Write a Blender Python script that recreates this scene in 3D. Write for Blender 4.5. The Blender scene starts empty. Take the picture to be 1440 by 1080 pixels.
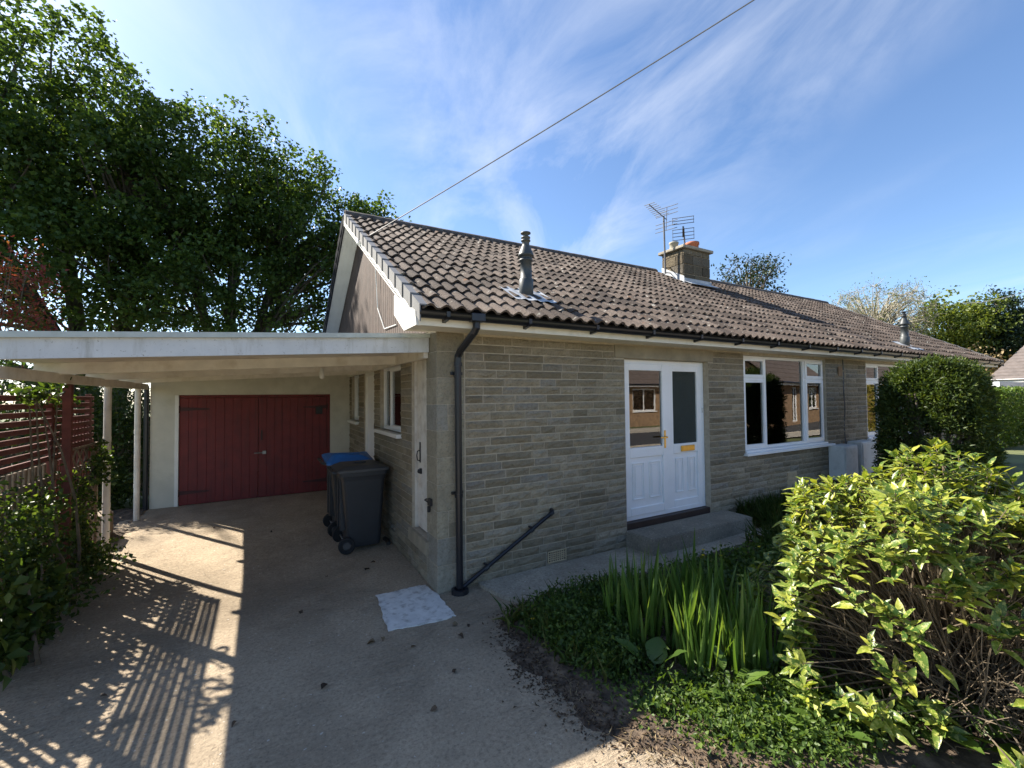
import bpy, math, random
import numpy as np
from mathutils import Matrix, Vector, Euler

random.seed(7); RNG = np.random.default_rng(7)
sc = bpy.context.scene
COL = sc.collection
R = math.radians

# ------------------------------------------------------------------ camera
cam_d = bpy.data.cameras.new('camera'); cam = bpy.data.objects.new('camera', cam_d); COL.objects.link(cam)
sc.camera = cam
CAM = Vector((-1.4946, -4.1362, 1.9295))
def cam_axes(pitch, roll, yaw):
    c = Vector((math.sin(yaw)*math.cos(pitch), math.cos(yaw)*math.cos(pitch), math.sin(pitch)))
    r = c.cross(Vector((0, 0, 1))).normalized(); u = r.cross(c)
    return math.cos(roll)*r + math.sin(roll)*u, -math.sin(roll)*r + math.cos(roll)*u, c
cr, cu, cc = cam_axes(R(1.562), R(-.570), R(29.591))
cam.matrix_world = Matrix(((cr.x, cu.x, -cc.x, CAM.x), (cr.y, cu.y, -cc.y, CAM.y), (cr.z, cu.z, -cc.z, CAM.z), (0, 0, 0, 1)))
cam_d.sensor_fit = 'HORIZONTAL'; cam_d.sensor_width = 36; cam_d.lens = 616.8/1440*36
cam_d.clip_start = .05; cam_d.clip_end = 2000
sc.render.resolution_x, sc.render.resolution_y = 1024, 768

# ------------------------------------------------------------------ light
SEED = 14.37; VOFF = 2.1
SUN_TO = Vector((-.715, .965, 1.0)).normalized()
SUN_EL = math.asin(SUN_TO.z); SUN_AZ = math.atan2(SUN_TO.x, SUN_TO.y)      # azimuth from +Y towards +X
wd = bpy.data.worlds.new('World'); sc.world = wd; wd.use_nodes = True
nt = wd.node_tree; nt.nodes.clear()
def N(tree, typ, **kw):
    n = tree.nodes.new(typ)
    for k, v in kw.items(): setattr(n, k, v)
    return n
sky = N(nt, 'ShaderNodeTexSky', sky_type='NISHITA', sun_disc=False)
sky.sun_elevation = SUN_EL; sky.sun_rotation = SUN_AZ
sky.air_density = 1.0; sky.dust_density = .8; sky.ozone_density = 5.0; sky.altitude = 400
tc = N(nt, 'ShaderNodeTexCoord'); sep = N(nt, 'ShaderNodeSeparateXYZ'); nt.links.new(tc.outputs['Generated'], sep.inputs[0])
def wmath(op, a, b=None, c=None):
    n = N(nt, 'ShaderNodeMath', operation=op)
    for i, x in enumerate((a, b, c)):
        if x is None: continue
        if isinstance(x, (int, float)): n.inputs[i].default_value = x
        else: nt.links.new(x, n.inputs[i])
    return n.outputs[0]
zz = wmath('MAXIMUM', sep.outputs[2], .04)
px = wmath('DIVIDE', sep.outputs[0], wmath('ADD', zz, .12)); py = wmath('DIVIDE', sep.outputs[1], wmath('ADD', zz, .12))
ca, sa = math.cos(R(20)), math.sin(R(20))
uu = wmath('ADD', wmath('MULTIPLY', px, sa), wmath('MULTIPLY', py, ca))       # along the streaks
vv = wmath('SUBTRACT', wmath('MULTIPLY', px, ca), wmath('MULTIPLY', py, sa))  # across
cmb = N(nt, 'ShaderNodeCombineXYZ'); cmb.inputs[2].default_value = SEED
nt.links.new(wmath('MULTIPLY', uu, .50), cmb.inputs[0]); nt.links.new(wmath('MULTIPLY', wmath('ADD', vv, VOFF), 1.25), cmb.inputs[1])
n1 = N(nt, 'ShaderNodeTexNoise'); n1.inputs['Scale'].default_value = 1.5; n1.inputs['Detail'].default_value = 9; n1.inputs['Roughness'].default_value = .62; n1.inputs['Distortion'].default_value = 1.1
nt.links.new(cmb.outputs[0], n1.inputs['Vector'])
n2 = N(nt, 'ShaderNodeTexNoise'); n2.inputs['Scale'].default_value = .55; n2.inputs['Detail'].default_value = 3
nt.links.new(cmb.outputs[0], n2.inputs['Vector'])
r1 = N(nt, 'ShaderNodeMapRange'); r1.inputs['From Min'].default_value = .44; r1.inputs['From Max'].default_value = .82; nt.links.new(n1.outputs[0], r1.inputs['Value'])
r2 = N(nt, 'ShaderNodeMapRange'); r2.inputs['From Min'].default_value = .42; r2.inputs['From Max'].default_value = .66; nt.links.new(n2.outputs[0], r2.inputs['Value'])
mask = wmath('MULTIPLY', wmath('MULTIPLY', r1.outputs[0], r2.outputs[0]), .58)
mx = N(nt, 'ShaderNodeMix', data_type='RGBA')
nt.links.new(mask, mx.inputs['Factor']); nt.links.new(sky.outputs[0], mx.inputs[6]); mx.inputs[7].default_value = (5.0, 5.2, 5.6, 1)
bg = N(nt, 'ShaderNodeBackground'); bg.inputs[1].default_value = .070
nt.links.new(mx.outputs[2], bg.inputs[0])
wo = N(nt, 'ShaderNodeOutputWorld'); nt.links.new(bg.outputs[0], wo.inputs[0])

sun_d = bpy.data.lights.new('sun', 'SUN'); sun = bpy.data.objects.new('sun', sun_d); COL.objects.link(sun)
sun_d.energy = 4.3; sun_d.angle = R(.53); sun_d.color = (1, .93, .82)
sun.rotation_euler = SUN_TO.to_track_quat('Z', 'Y').to_euler()
sc.view_settings.view_transform = 'Standard'; sc.view_settings.look = 'None'
sc.view_settings.exposure = 1.78; sc.view_settings.gamma = 1
sc.render.engine = 'CYCLES'
sc.cycles.max_bounces = 8; sc.cycles.diffuse_bounces = 7; sc.cycles.transparent_max_bounces = 12

# ------------------------------------------------------------------ helpers
class MB:
    """collects geometry of ONE part"""
    def __init__(s): s.v = []; s.f = []; s.t = []; s.tint = 0.0
    def add(s, vs, fs):
        b = len(s.v); s.v += [tuple(v) for v in vs]; s.f += [tuple(i+b for i in f) for f in fs]; s.t += [s.tint]*len(vs)
    def box(s, x0, x1, y0, y1, z0, z1):
        s.add([(x0,y0,z0),(x1,y0,z0),(x1,y1,z0),(x0,y1,z0),(x0,y0,z1),(x1,y0,z1),(x1,y1,z1),(x0,y1,z1)],
              [(3,2,1,0),(4,5,6,7),(0,1,5,4),(1,2,6,5),(2,3,7,6),(3,0,4,7)])
        return s
    def cbox(s, x0, x1, y0, y1, z0, z1, c=.004):
        """box with chamfered edges"""
        def ring(z, i): return [(x0+i,y0,z),(x1-i,y0,z),(x1,y0+i,z),(x1,y1-i,z),(x1-i,y1,z),(x0+i,y1,z),(x0,y1-i,z),(x0,y0+i,z)]
        def ring2(z): return [(x0+c,y0+c,z),(x1-c,y0+c,z),(x1-c,y0+c,z),(x1-c,y1-c,z),(x1-c,y1-c,z),(x0+c,y1-c,z),(x0+c,y1-c,z),(x0+c,y0+c,z)]
        a, b = ring(z0+c, c), ring(z1-c, c); t = [(x0+c,y0+c,z1),(x1-c,y0+c,z1),(x1-c,y1-c,z1),(x0+c,y1-c,z1)]
        d = [(x0+c,y0+c,z0),(x1-c,y0+c,z0),(x1-c,y1-c,z0),(x0+c,y1-c,z0)]
        fs = [(i, (i+1)%8, 8+(i+1)%8, 8+i) for i in range(8)]
        fs += [(16,17,18,19), (23,22,21,20)]
        fs += [(8,9,17,16),(10,11,18,17),(12,13,19,18),(14,15,16,19),(9,10,17),(11,12,18),(13,14,19),(15,8,16)]
        fs += [(1,0,20,21),(3,2,21,22),(5,4,22,23),(7,6,23,20),(2,1,21),(4,3,22),(6,5,23),(0,7,20)]
        s.add(a+b+t+d, fs); return s
    def obox(s, o, a, b, c):
        """box from corner o and three edge vectors (right handed)"""
        o, a, b, c = map(Vector, (o, a, b, c))
        s.add([o, o+a, o+a+b, o+b, o+c, o+a+c, o+a+b+c, o+b+c], [(3,2,1,0),(4,5,6,7),(0,1,5,4),(1,2,6,5),(2,3,7,6),(3,0,4,7)]); return s
    def bar(s, p, q, w, h, up=(0,0,1)):
        p, q = Vector(p), Vector(q); d = (q-p); l = d.length; d = d/l; up = Vector(up)
        x = d.cross(up).normalized(); z = x.cross(d)
        return s.obox(p - x*w/2 - z*h/2, x*w, d*l, z*h)
    def tube(s, pts, rad, n=8, cap=True):
        pts = [Vector(p) for p in pts]; m = len(pts)
        if not hasattr(rad, '__len__'): rad = [rad]*m
        vs = []; fs = []
        d0 = (pts[1]-pts[0]).normalized(); x = d0.orthogonal().normalized()
        for i, p in enumerate(pts):
            d = (pts[min(i+1, m-1)]-pts[max(i-1, 0)]).normalized()
            x = (x - d*x.dot(d)).normalized(); y = d.cross(x)
            for k in range(n):
                a = 2*math.pi*k/n; vs.append(p + (x*math.cos(a)+y*math.sin(a))*rad[i])
        for i in range(m-1):
            for k in range(n): fs.append((i*n+k, i*n+(k+1)%n, (i+1)*n+(k+1)%n, (i+1)*n+k))
        if cap: fs.append(tuple(range(n-1, -1, -1))); fs.append(tuple((m-1)*n+k for k in range(n)))
        s.add(vs, fs); return s
    def lathe(s, c, prof, n=16):
        """profile [(r, z)] about vertical axis at c"""
        vs = []; fs = []; m = len(prof)
        for r, z in prof:
            for k in range(n):
                a = 2*math.pi*k/n; vs.append((c[0]+r*math.cos(a), c[1]+r*math.sin(a), c[2]+z))
        for i in range(m-1):
            for k in range(n): fs.append((i*n+k, i*n+(k+1)%n, (i+1)*n+(k+1)%n, (i+1)*n+k))
        fs.append(tuple(range(n-1, -1, -1))); fs.append(tuple((m-1)*n+k for k in range(n)))
        s.add(vs, fs); return s
    def prism(s, poly, d):
        """polygon (3d points) extruded by vector d"""
        d = Vector(d); n = len(poly); a = [Vector(p) for p in poly]
        nrm = (a[1]-a[0]).cross(a[2]-a[0])
        if nrm.dot(d) > 0: a = a[::-1]
        b = [p+d for p in a]
        s.add(a+b, [tuple(range(n)), tuple(range(2*n-1, n-1, -1))] + [(i, n+i, n+(i+1)%n, (i+1)%n)[::1] for i in range(n)])
        return s
    def build(s, name, mat, parent=None, smooth=False, kind=None):
        me = bpy.data.meshes.new(name); me.from_pydata(s.v, [], s.f)
        if any(s.t): me.attributes.new('tint', 'FLOAT', 'POINT').data.foreach_set('value', np.array(s.t, np.float32))
        return link(name, me, mat, parent, smooth, kind)

def link(name, me, mat, parent=None, smooth=False, kind=None):
    if mat is not None and not me.materials: me.materials.append(mat)
    if smooth: me.polygons.foreach_set('use_smooth', np.ones(len(me.polygons), bool))
    o = bpy.data.objects.new(name, me); COL.objects.link(o)
    if parent is not None: attach(o, parent)
    if kind: o['kind'] = kind
    return o
def attach(o, parent):
    o.parent = parent
    if parent.type == 'EMPTY': o.matrix_parent_inverse = Matrix.Translation(-Vector(parent.location))
def thing(name, label, cat, loc, group=None):
    o = bpy.data.objects.new(name, None); COL.objects.link(o); o.location = loc; o.empty_display_size = .1
    o['label'] = label; o['category'] = cat
    if group: o['group'] = group
    return o
def tag(o, label, cat, group=None):
    o['label'] = label; o['category'] = cat
    if group: o['group'] = group
    return o
def struct(o): o['kind'] = 'structure'; return o

def np_mesh(name, V, F, tint=None):
    """V (n,3), F (m,k) numpy -> mesh"""
    me = bpy.data.meshes.new(name); k = F.shape[1]
    me.vertices.add(len(V)); me.vertices.foreach_set('co', V.astype(np.float32).ravel())
    me.loops.add(F.size); me.loops.foreach_set('vertex_index', F.astype(np.int32).ravel())
    me.polygons.add(len(F)); me.polygons.foreach_set('loop_start', np.arange(0, F.size, k, dtype=np.int32))
    me.polygons.foreach_set('loop_total', np.full(len(F), k, np.int32))
    if tint is not None: me.attributes.new('tint', 'FLOAT', 'POINT').data.foreach_set('value', tint.astype(np.float32))
    me.update(calc_edges=True); me.validate(); return me

def unit(a): return a/np.maximum(np.linalg.norm(a, axis=1, keepdims=True), 1e-9)
def leaf_mesh(name, P, D, Nn, L, W, fold=.25, droop=.0):
    """leaves at P, along D, face normal about Nn, length L, width W: 6 vertices, 4 triangles each"""
    n = len(P); D = unit(D); S = unit(np.cross(D, Nn)); U = np.cross(S, D)
    L = np.broadcast_to(L, (n,))[:, None]; W = np.broadcast_to(W, (n,))[:, None]
    mid = P + D*L*.5 - U*L*droop*.3
    tip = P + D*L - U*L*droop
    l = P + D*L*.42 + S*W*.5 + U*W*fold; r = P + D*L*.42 - S*W*.5 + U*W*fold
    V = np.stack([P, l, mid, r, tip], 1).reshape(-1, 3)
    b = np.arange(n)[:, None]*5
    F = np.stack([b+[[0, 2, 1]], b+[[0, 3, 2]], b+[[1, 2, 4]], b+[[2, 3, 4]]], 1).reshape(-1, 3)
    t = np.repeat(RNG.random(n), 5)
    return np_mesh(name, V, F, t)

# ------------------------------------------------------------------ materials
def new_mat(name):
    m = bpy.data.materials.new(name); m.use_nodes = True
    t = m.node_tree; b = t.nodes['Principled BSDF']; o = t.nodes['Material Output']
    return m, t, b, o
def col(c): return (*c, 1)
def ramp(t, fac, stops):
    r = N(t, 'ShaderNodeValToRGB'); e = r.color_ramp.elements
    e[0].position, e[0].color = stops[0][0], col(stops[0][1]); e[1].position, e[1].color = stops[-1][0], col(stops[-1][1])
    for p, c in stops[1:-1]: x = e.new(p); x.color = col(c)
    t.links.new(fac, r.inputs[0]); return r.outputs[0]
def noise(t, scale, detail=4, rough=.55, vec=None, dist=0):
    n = N(t, 'ShaderNodeTexNoise'); n.inputs['Scale'].default_value = scale; n.inputs['Detail'].default_value = detail
    n.inputs['Roughness'].default_value = rough; n.inputs['Distortion'].default_value = dist
    if vec is None: vec = world_pos(t)
    t.links.new(vec, n.inputs['Vector']); return n.outputs[0]
def world_pos(t): return N(t, 'ShaderNodeNewGeometry').outputs['Position']
def scaled(t, v): 
    m = N(t, 'ShaderNodeMapping'); m.inputs['Scale'].default_value = v; t.links.new(world_pos(t), m.inputs['Vector']); return m.outputs[0]
def mixc(t, fac, a, b, mode='MIX'):
    m = N(t, 'ShaderNodeMix', data_type='RGBA', blend_type=mode)
    for x, s in ((fac, m.inputs['Factor']), (a, m.inputs[6]), (b, m.inputs[7])):
        if isinstance(x, (int, float)): s.default_value = x
        elif isinstance(x, tuple): s.default_value = col(x)
        else: t.links.new(x, s)
    return m.outputs[2]
def mathn(t, op, a, b=0.0, clamp=False):
    m = N(t, 'ShaderNodeMath', operation=op, use_clamp=clamp)
    for i, x in enumerate((a, b)):
        if isinstance(x, (int, float)): m.inputs[i].default_value = x
        else: t.links.new(x, m.inputs[i])
    return m.outputs[0]
def rng(t, v, a, b, c=0, d=1):
    m = N(t, 'ShaderNodeMapRange'); 
    for k, x in zip(('From Min', 'From Max', 'To Min', 'To Max'), (a, b, c, d)): m.inputs[k].default_value = x
    t.links.new(v, m.inputs['Value']); return m.outputs[0]
def tintv(t):
    """a random value per piece: vertex attribute + object random, wrapped"""
    a = N(t, 'ShaderNodeAttribute', attribute_name='tint').outputs['Fac']; o = N(t, 'ShaderNodeObjectInfo').outputs['Random']
    return mathn(t, 'FRACT', mathn(t, 'ADD', a, o))
def bump(t, b, h, strength, dist=.01):
    n = N(t, 'ShaderNodeBump'); n.inputs['Strength'].default_value = strength; n.inputs['Distance'].default_value = dist
    t.links.new(h, n.inputs['Height']); t.links.new(n.outputs[0], b.inputs['Normal'])
def simple(name, c, rough=.6, var=.15, scale=6, bmp=.1, metal=0, spec=.5, dirt=None, dirt_amt=.35, dirt_scale=2.2):
    m, t, b, o = new_mat(name)
    n = noise(t, scale, 5)
    c0 = tuple(x*(1-var) for x in c); c1 = tuple(min(1, x*(1+var)) for x in c)
    cc_ = ramp(t, n, [(.3, c0), (.7, c1)])
    if dirt:
        d = rng(t, noise(t, dirt_scale, 7, .65), .5, .75, 0, dirt_amt); cc_ = mixc(t, d, cc_, dirt)
    t.links.new(cc_, b.inputs['Base Color']); b.inputs['Roughness'].default_value = rough; b.inputs['Metallic'].default_value = metal
    b.inputs['Specular IOR Level'].default_value = spec
    if bmp: bump(t, b, noise(t, scale*8, 4), bmp, .004)
    return m
def leafmat(name, stops, trans=.35, rough=.45, spec=.3, speck=None):
    m, t, b, o = new_mat(name)
    tv = tintv(t); c = ramp(t, tv, stops)
    c = mixc(t, rng(t, noise(t, 1.3, 2), .35, .65, 0, .35), c, tuple(x*.6 for x in stops[0][1]))
    if speck: c = mixc(t, mathn(t, 'MULTIPLY', rng(t, noise(t, 55, 3, .7), .52, .6), .75), c, speck)
    t.links.new(c, b.inputs['Base Color']); b.inputs['Roughness'].default_value = rough; b.inputs['Specular IOR Level'].default_value = spec
    bump(t, b, noise(t, 120, 3), .35, .004)
    tr = N(t, 'ShaderNodeBsdfTranslucent'); t.links.new(mixc(t, 1.0, c, (1.5, 1.45, .55), 'MULTIPLY'), tr.inputs[0])
    ms = N(t, 'ShaderNodeMixShader'); ms.inputs[0].default_value = trans
    t.links.new(b.outputs[0], ms.inputs[1]); t.links.new(tr.outputs[0], ms.inputs[2]); t.links.new(ms.outputs[0], o.inputs[0])
    return m

def stone_mat(name, a, bcol, ccol, lich=.12):
    m, t, b, o = new_mat(name)
    base = ramp(t, tintv(t), [(0, tuple(x*.72 for x in a)), (.18, a), (.5, bcol), (.72, ccol), (.85, (a[0]*.95, a[1]*1.05, a[2]*1.3)), (1, tuple(min(1, x*1.12) for x in ccol))])
    n = noise(t, 9, 6, .65); base = mixc(t, rng(t, n, .35, .7, 0, .45), base, tuple(x*.62 for x in a))
    big = noise(t, 1.1, 6, .65); base = mixc(t, rng(t, big, .45, .70, 0, .55), base, tuple(x*.55 for x in a))
    base = mixc(t, rng(t, noise(t, 45, 5, .75), .50, .64, 0, .55), base, tuple(x*.5 for x in a))
    spk = rng(t, noise(t, 70, 3, .7), .62, .7, 0, lich); base = mixc(t, spk, base, (.55, .53, .46))
    t.links.new(base, b.inputs['Base Color']); b.inputs['Roughness'].default_value = .92; b.inputs['Specular IOR Level'].default_value = .25
    bump(t, b, mathn(t, 'ADD', noise(t, 60, 6, .7), mathn(t, 'MULTIPLY', noise(t, 22, 4, .65), 2)), .9, .018)
    return m
M = {}
M['stone'] = stone_mat('stone_wall', (.31, .26, .178), (.365, .31, .215), (.42, .355, .25))
M['quoin'] = stone_mat('stone_quoin', (.33, .285, .20), (.375, .325, .23), (.42, .365, .26))
M['chimstone'] = stone_mat('chimney_stone', (.13, .105, .07), (.19, .155, .10), (.25, .205, .135), .2)
M['mortar'] = simple('mortar', (.43, .37, .28), .95, .18, 14, .4)
M['lintel'] = simple('lintel_stone', (.30, .255, .18), .9, .2, 5, .3, dirt=(.12, .11, .08))
# concrete of the driveway: tamped ridges across, stains, relief shade put into the colour
def concrete(name, c, ridge=True, dark=.5):
    m, t, b, o = new_mat(name)
    dk = lambda k: tuple(x*k for x in c)
    n = noise(t, 1.3, 8, .62); base = ramp(t, n, [(.3, dk(.78)), (.55, c), (.75, tuple(min(1, x*1.12) for x in c))])
    st = rng(t, noise(t, .55, 7, .72), .46, .66, 0, dark); base = mixc(t, st, base, dk(.5))
    stn = rng(t, noise(t, 3.4, 7, .72), .56, .70, 0, .55); base = mixc(t, stn, base, dk(.5))
    grit = noise(t, 42, 5, .8)
    base = mixc(t, rng(t, grit, .36, .50, .75, 0), base, dk(.42)); base = mixc(t, rng(t, grit, .56, .70, 0, .55), base, tuple(min(.75, x*1.5) for x in c))  # pits darkened in colour as relief shade; paler flecks are grit
    spl = rng(t, noise(t, 34, 2, .5), .70, .74, 0, .7); base = mixc(t, spl, base, (.70, .67, .6))
    h = noise(t, 42, 6, .8)
    if ridge:
        mp = N(t, 'ShaderNodeMapping'); mp.inputs['Rotation'].default_value = (0, 0, R(-12)); mp.inputs['Scale'].default_value = (5.5, 34, 1)
        t.links.new(world_pos(t), mp.inputs['Vector'])
        rg = noise(t, 1, 5, .72, mp.outputs[0], 1.6)
        patchy = rng(t, noise(t, .9, 4, .6), .42, .6, .1, 1)
        h = mathn(t, 'ADD', h, mathn(t, 'MULTIPLY', mathn(t, 'MULTIPLY', rg, patchy), 1.6))
        base = mixc(t, mathn(t, 'MULTIPLY', rng(t, rg, .36, .50, .55, 0), patchy), base, dk(.48))  # ridge hollows darkened in the colour, standing in for relief shade
    t.links.new(base, b.inputs['Base Color']); b.inputs['Roughness'].default_value = .95; b.inputs['Specular IOR Level'].default_value = .2
    bump(t, b, h, 1.0, .016)
    return m
M['drive'] = concrete('driveway_concrete', (.47, .375, .265), True, .75)
M['path'] = concrete('path_concrete', (.46, .40, .31), False, .6)
M['step'] = concrete('step_concrete', (.36, .32, .25), False, .7)
M['soil'] = simple('soil', (.085, .06, .04), .98, .6, 14, 1.0, dirt=(.19, .14, .09), dirt_amt=.8, dirt_scale=14)
M['grassland'] = simple('rough_grass_ground', (.10, .115, .04), .95, .45, 1.2, .6, dirt=(.14, .13, .06), dirt_amt=.6)
M['asphalt'] = simple('asphalt', (.055, .055, .056), .9, .2, 30, .4)
M['pave'] = simple('pavement', (.46, .41, .33), .92, .2, 4, .3)
M['whitepaint'] = simple('patch_white_paint', (.62, .61, .58), .8, .12, 10, .35, dirt=(.16, .14, .11), dirt_amt=.9, dirt_scale=13)
# roof tiles
m, t, b, o = new_mat('concrete_roof_tile')
base = ramp(t, tintv(t), [(0, (.042, .032, .026)), (.5, (.092, .07, .056)), (1, (.15, .118, .096))])
base = mixc(t, rng(t, noise(t, 5, 6, .65), .45, .72, 0, .6), base, (.06, .045, .037))
base = mixc(t, rng(t, noise(t, 13, 5, .7), .60, .66, 0, .9), base, (.42, .40, .35))
base = mixc(t, rng(t, noise(t, 26, 5, .75), .56, .64, 0, .85), base, (.035, .03, .018))
base = mixc(t, rng(t, noise(t, 3.1, 4, .7), .66, .72, 0, .7), base, (.22, .10, .04))
t.links.new(base, b.inputs['Base Color']); b.inputs['Roughness'].default_value = .9; b.inputs['Specular IOR Level'].default_value = .3
bump(t, b, mathn(t, 'ADD', noise(t, 90, 5, .7), noise(t, 28, 4, .7)), .8, .010); M['tile'] = m
M['ridge'] = simple('ridge_tile', (.075, .062, .055), .92, .35, 9, .5, dirt=(.22, .2, .16), dirt_amt=.6, dirt_scale=9)
M['underlay'] = simple('roof_underlay', (.03, .028, .026), .95)
M['upvc'] = simple('white_upvc', (.86, .86, .86), .3, .03, 3, 0, dirt=(.55, .55, .5), dirt_amt=.25)
M['fascia'] = simple('cream_fascia', (.74, .70, .60), .5, .06, 3, .05, dirt=(.35, .33, .25), dirt_amt=.35, dirt_scale=5)
M['barge'] = simple('white_bargeboard', (.78, .76, .70), .5, .05, 3, .05, dirt=(.4, .38, .32), dirt_amt=.25)
M['verge'] = simple('grey_verge_cap', (.15, .147, .143), .55, .08, 6, .05, dirt=(.2, .2, .19), dirt_amt=.3)
M['blackpvc'] = simple('black_pvc', (.012, .013, .017), .35, .15, 4, 0)
M['cladding'] = simple('brown_cladding', (.05, .029, .02), .75, .3, 7, .3, dirt=(.11, .08, .06), dirt_amt=.5, dirt_scale=6)
m, t, b, o = new_mat('carport_grey_paint')
base = ramp(t, noise(t, 4, 6, .65), [(.3, (.50, .515, .525)), (.7, (.60, .615, .62))])
stk = noise(t, 1, 6, .72, scaled(t, (9, 9, 1.6))); base = mixc(t, rng(t, stk, .52, .72, 0, .55), base, (.27, .26, .22)); base = mixc(t, rng(t, noise(t, 48, 5, .7), .62, .68, 0, .8), base, (.22, .2, .17))
t.links.new(base, b.inputs['Base Color']); b.inputs['Roughness'].default_value = .7; bump(t, b, stk, .25, .004); M['cp_paint'] = m
M['trim'] = simple('roof_edge_trim', (.42, .46, .44), .6, .12, 7, .1, dirt=(.25, .26, .22), dirt_amt=.5, dirt_scale=6)
M['cp_white'] = simple('carport_white_paint', (.70, .65, .56), .7, .1, 6, .2, dirt=(.42, .33, .22), dirt_amt=.6, dirt_scale=5)
M['cp_deck'] = simple('carport_deck_underside', (.62, .57, .5), .8, .12, 5, .2, dirt=(.4, .33, .24), dirt_amt=.5)
M['render'] = simple('garage_render', (.60, .57, .47), .95, .08, 3, .5, dirt=(.36, .34, .25), dirt_amt=.45, dirt_scale=2.5)
m, t, b, o = new_mat('dark_red_paint')
base = ramp(t, noise(t, 5, 6, .65), [(.3, (.12, .012, .013)), (.7, (.19, .02, .019))])
stk = noise(t, 1, 5, .7, scaled(t, (26, 26, 1.1))); base = mixc(t, rng(t, stk, .5, .7, 0, .6), base, (.065, .014, .013)); base = mixc(t, rng(t, noise(t, 60, 4, .7), .66, .72, 0, .7), base, (.22, .13, .10))
t.links.new(base, b.inputs['Base Color']); b.inputs['Roughness'].default_value = .6; bump(t, b, stk, .3, .004); M['redpaint'] = m
M['darkred'] = simple('blackened_red_paint', (.05, .010, .010), .6, .3, 6, .1)
M['redfence'] = simple('red_brown_fence_stain', (.15, .042, .03), .8, .3, 8, .3, dirt=(.06, .03, .02), dirt_amt=.5)
M['oldwood'] = simple('weathered_wood', (.2, .15, .1), .9, .3, 9, .4)
M['doorpaint'] = simple('peeling_white_paint', (.64, .59, .51), .75, .1, 8, .3, dirt=(.34, .26, .18), dirt_amt=.7, dirt_scale=7)
M['darksill'] = simple('dark_brown_sill', (.035, .022, .018), .5, .2, 6, .1)
M['iron'] = simple('black_iron', (.018, .017, .017), .55, .2, 9, .1)
M['steel'] = simple('galvanised_steel', (.30, .31, .32), .5, .12, 9, .05, metal=.9)
M['aerial'] = simple('dull_aerial_metal', (.13, .13, .135), .6, .15, 9, .05, metal=.6)
M['brass'] = simple('brass', (.62, .42, .12), .3, .1, 9, 0, metal=1)
M['lead'] = simple('lead_flashing', (.38, .40, .42), .55, .2, 7, .2, dirt=(.7, .7, .7), dirt_amt=.5)
M['fluegrey'] = simple('flue_grey', (.04, .047, .05), .5, .15, 5, .1, dirt=(.15, .15, .12), dirt_amt=.5)
M['terracotta'] = simple('terracotta', (.36, .12, .06), .85, .2, 8, .3)
M['potgrey'] = simple('grey_pot', (.3, .28, .22), .9, .2, 8, .3)
M['bin'] = simple('bin_plastic_charcoal', (.022, .025, .03), .5, .12, 6, .1)
M['binlid'] = simple('bin_lid_grey', (.055, .056, .058), .5, .15, 6, .15)
M['blue'] = simple('bin_lid_blue', (.02, .15, .45), .45, .12, 6, .1)
M['rubber'] = simple('wheel_rubber', (.012, .012, .013), .8)
M['meter'] = simple('meter_box_plastic', (.64, .65, .62), .6, .08, 4, .1, dirt=(.22, .24, .2), dirt_amt=.6, dirt_scale=5)
M['vent'] = simple('buff_terracotta_vent', (.48, .38, .24), .9, .15, 9, .2)
M['dark'] = simple('painted_hole_shade', (.012, .012, .012), .95)  # near black colour painting the shade inside the vent holes
M['inside'] = simple('interior_plaster', (.30, .27, .22), .95)
M['brick'] = simple('orange_brick', (.31, .20, .115), .92, .25, 5, .3, dirt=(.2, .12, .07), dirt_amt=.4, dirt_scale=12)
M['browntile'] = simple('far_roof_tile', (.13, .10, .085), .9, .2, 4, .3)
M['greytile'] = simple('far_grey_roof_tile', (.12, .10, .09), .9, .2, 4, .3)
M['bark'] = simple('bark', (.075, .06, .045), .95, .4, 7, .9, dirt=(.13, .13, .09), dirt_amt=.5)
M['palebark'] = simple('pale_bark', (.30, .27, .2), .95, .3, 7, .5)
M['twig'] = simple('twig', (.13, .10, .065), .9, .4, 12, .3)
M['wire'] = simple('cable', (.14, .14, .14), .5)
M['wirewhite'] = simple('pale_cable', (.6, .6, .58), .6)
M['bulb'] = simple('bulb_glass', (.75, .74, .68), .25)
def glass(name, tint_c, ior, rough=0, bmp=0):
    m, t, b, o = new_mat(name); t.nodes.remove(b)
    gl = N(t, 'ShaderNodeBsdfGlossy'); gl.inputs['Roughness'].default_value = rough
    tr = N(t, 'ShaderNodeBsdfTransparent'); tr.inputs[0].default_value = col(tint_c)
    fr = N(t, 'ShaderNodeFresnel'); fr.inputs[0].default_value = ior
    ms = N(t, 'ShaderNodeMixShader'); t.links.new(fr.outputs[0], ms.inputs[0]); t.links.new(tr.outputs[0], ms.inputs[1]); t.links.new(gl.outputs[0], ms.inputs[2])
    nb = N(t, 'ShaderNodeBump'); nb.inputs['Strength'].default_value = bmp or .02; nb.inputs['Distance'].default_value = .01
    t.links.new(noise(t, 38 if bmp else 2.5, 3), nb.inputs['Height']); t.links.new(nb.outputs[0], gl.inputs['Normal'])
    t.links.new(ms.outputs[0], o.inputs[0]); return m
M['glass'] = glass('window_glass', (.80, .84, .82), 2.3)
m, t, b, o = new_mat('obscure_glass'); b.inputs['Base Color'].default_value = (.012, .022, .016, 1); b.inputs['Roughness'].default_value = .14
bump(t, b, noise(t, 30, 4, .65, None, 2.5), .9, .02); M['obscure'] = m
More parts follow.
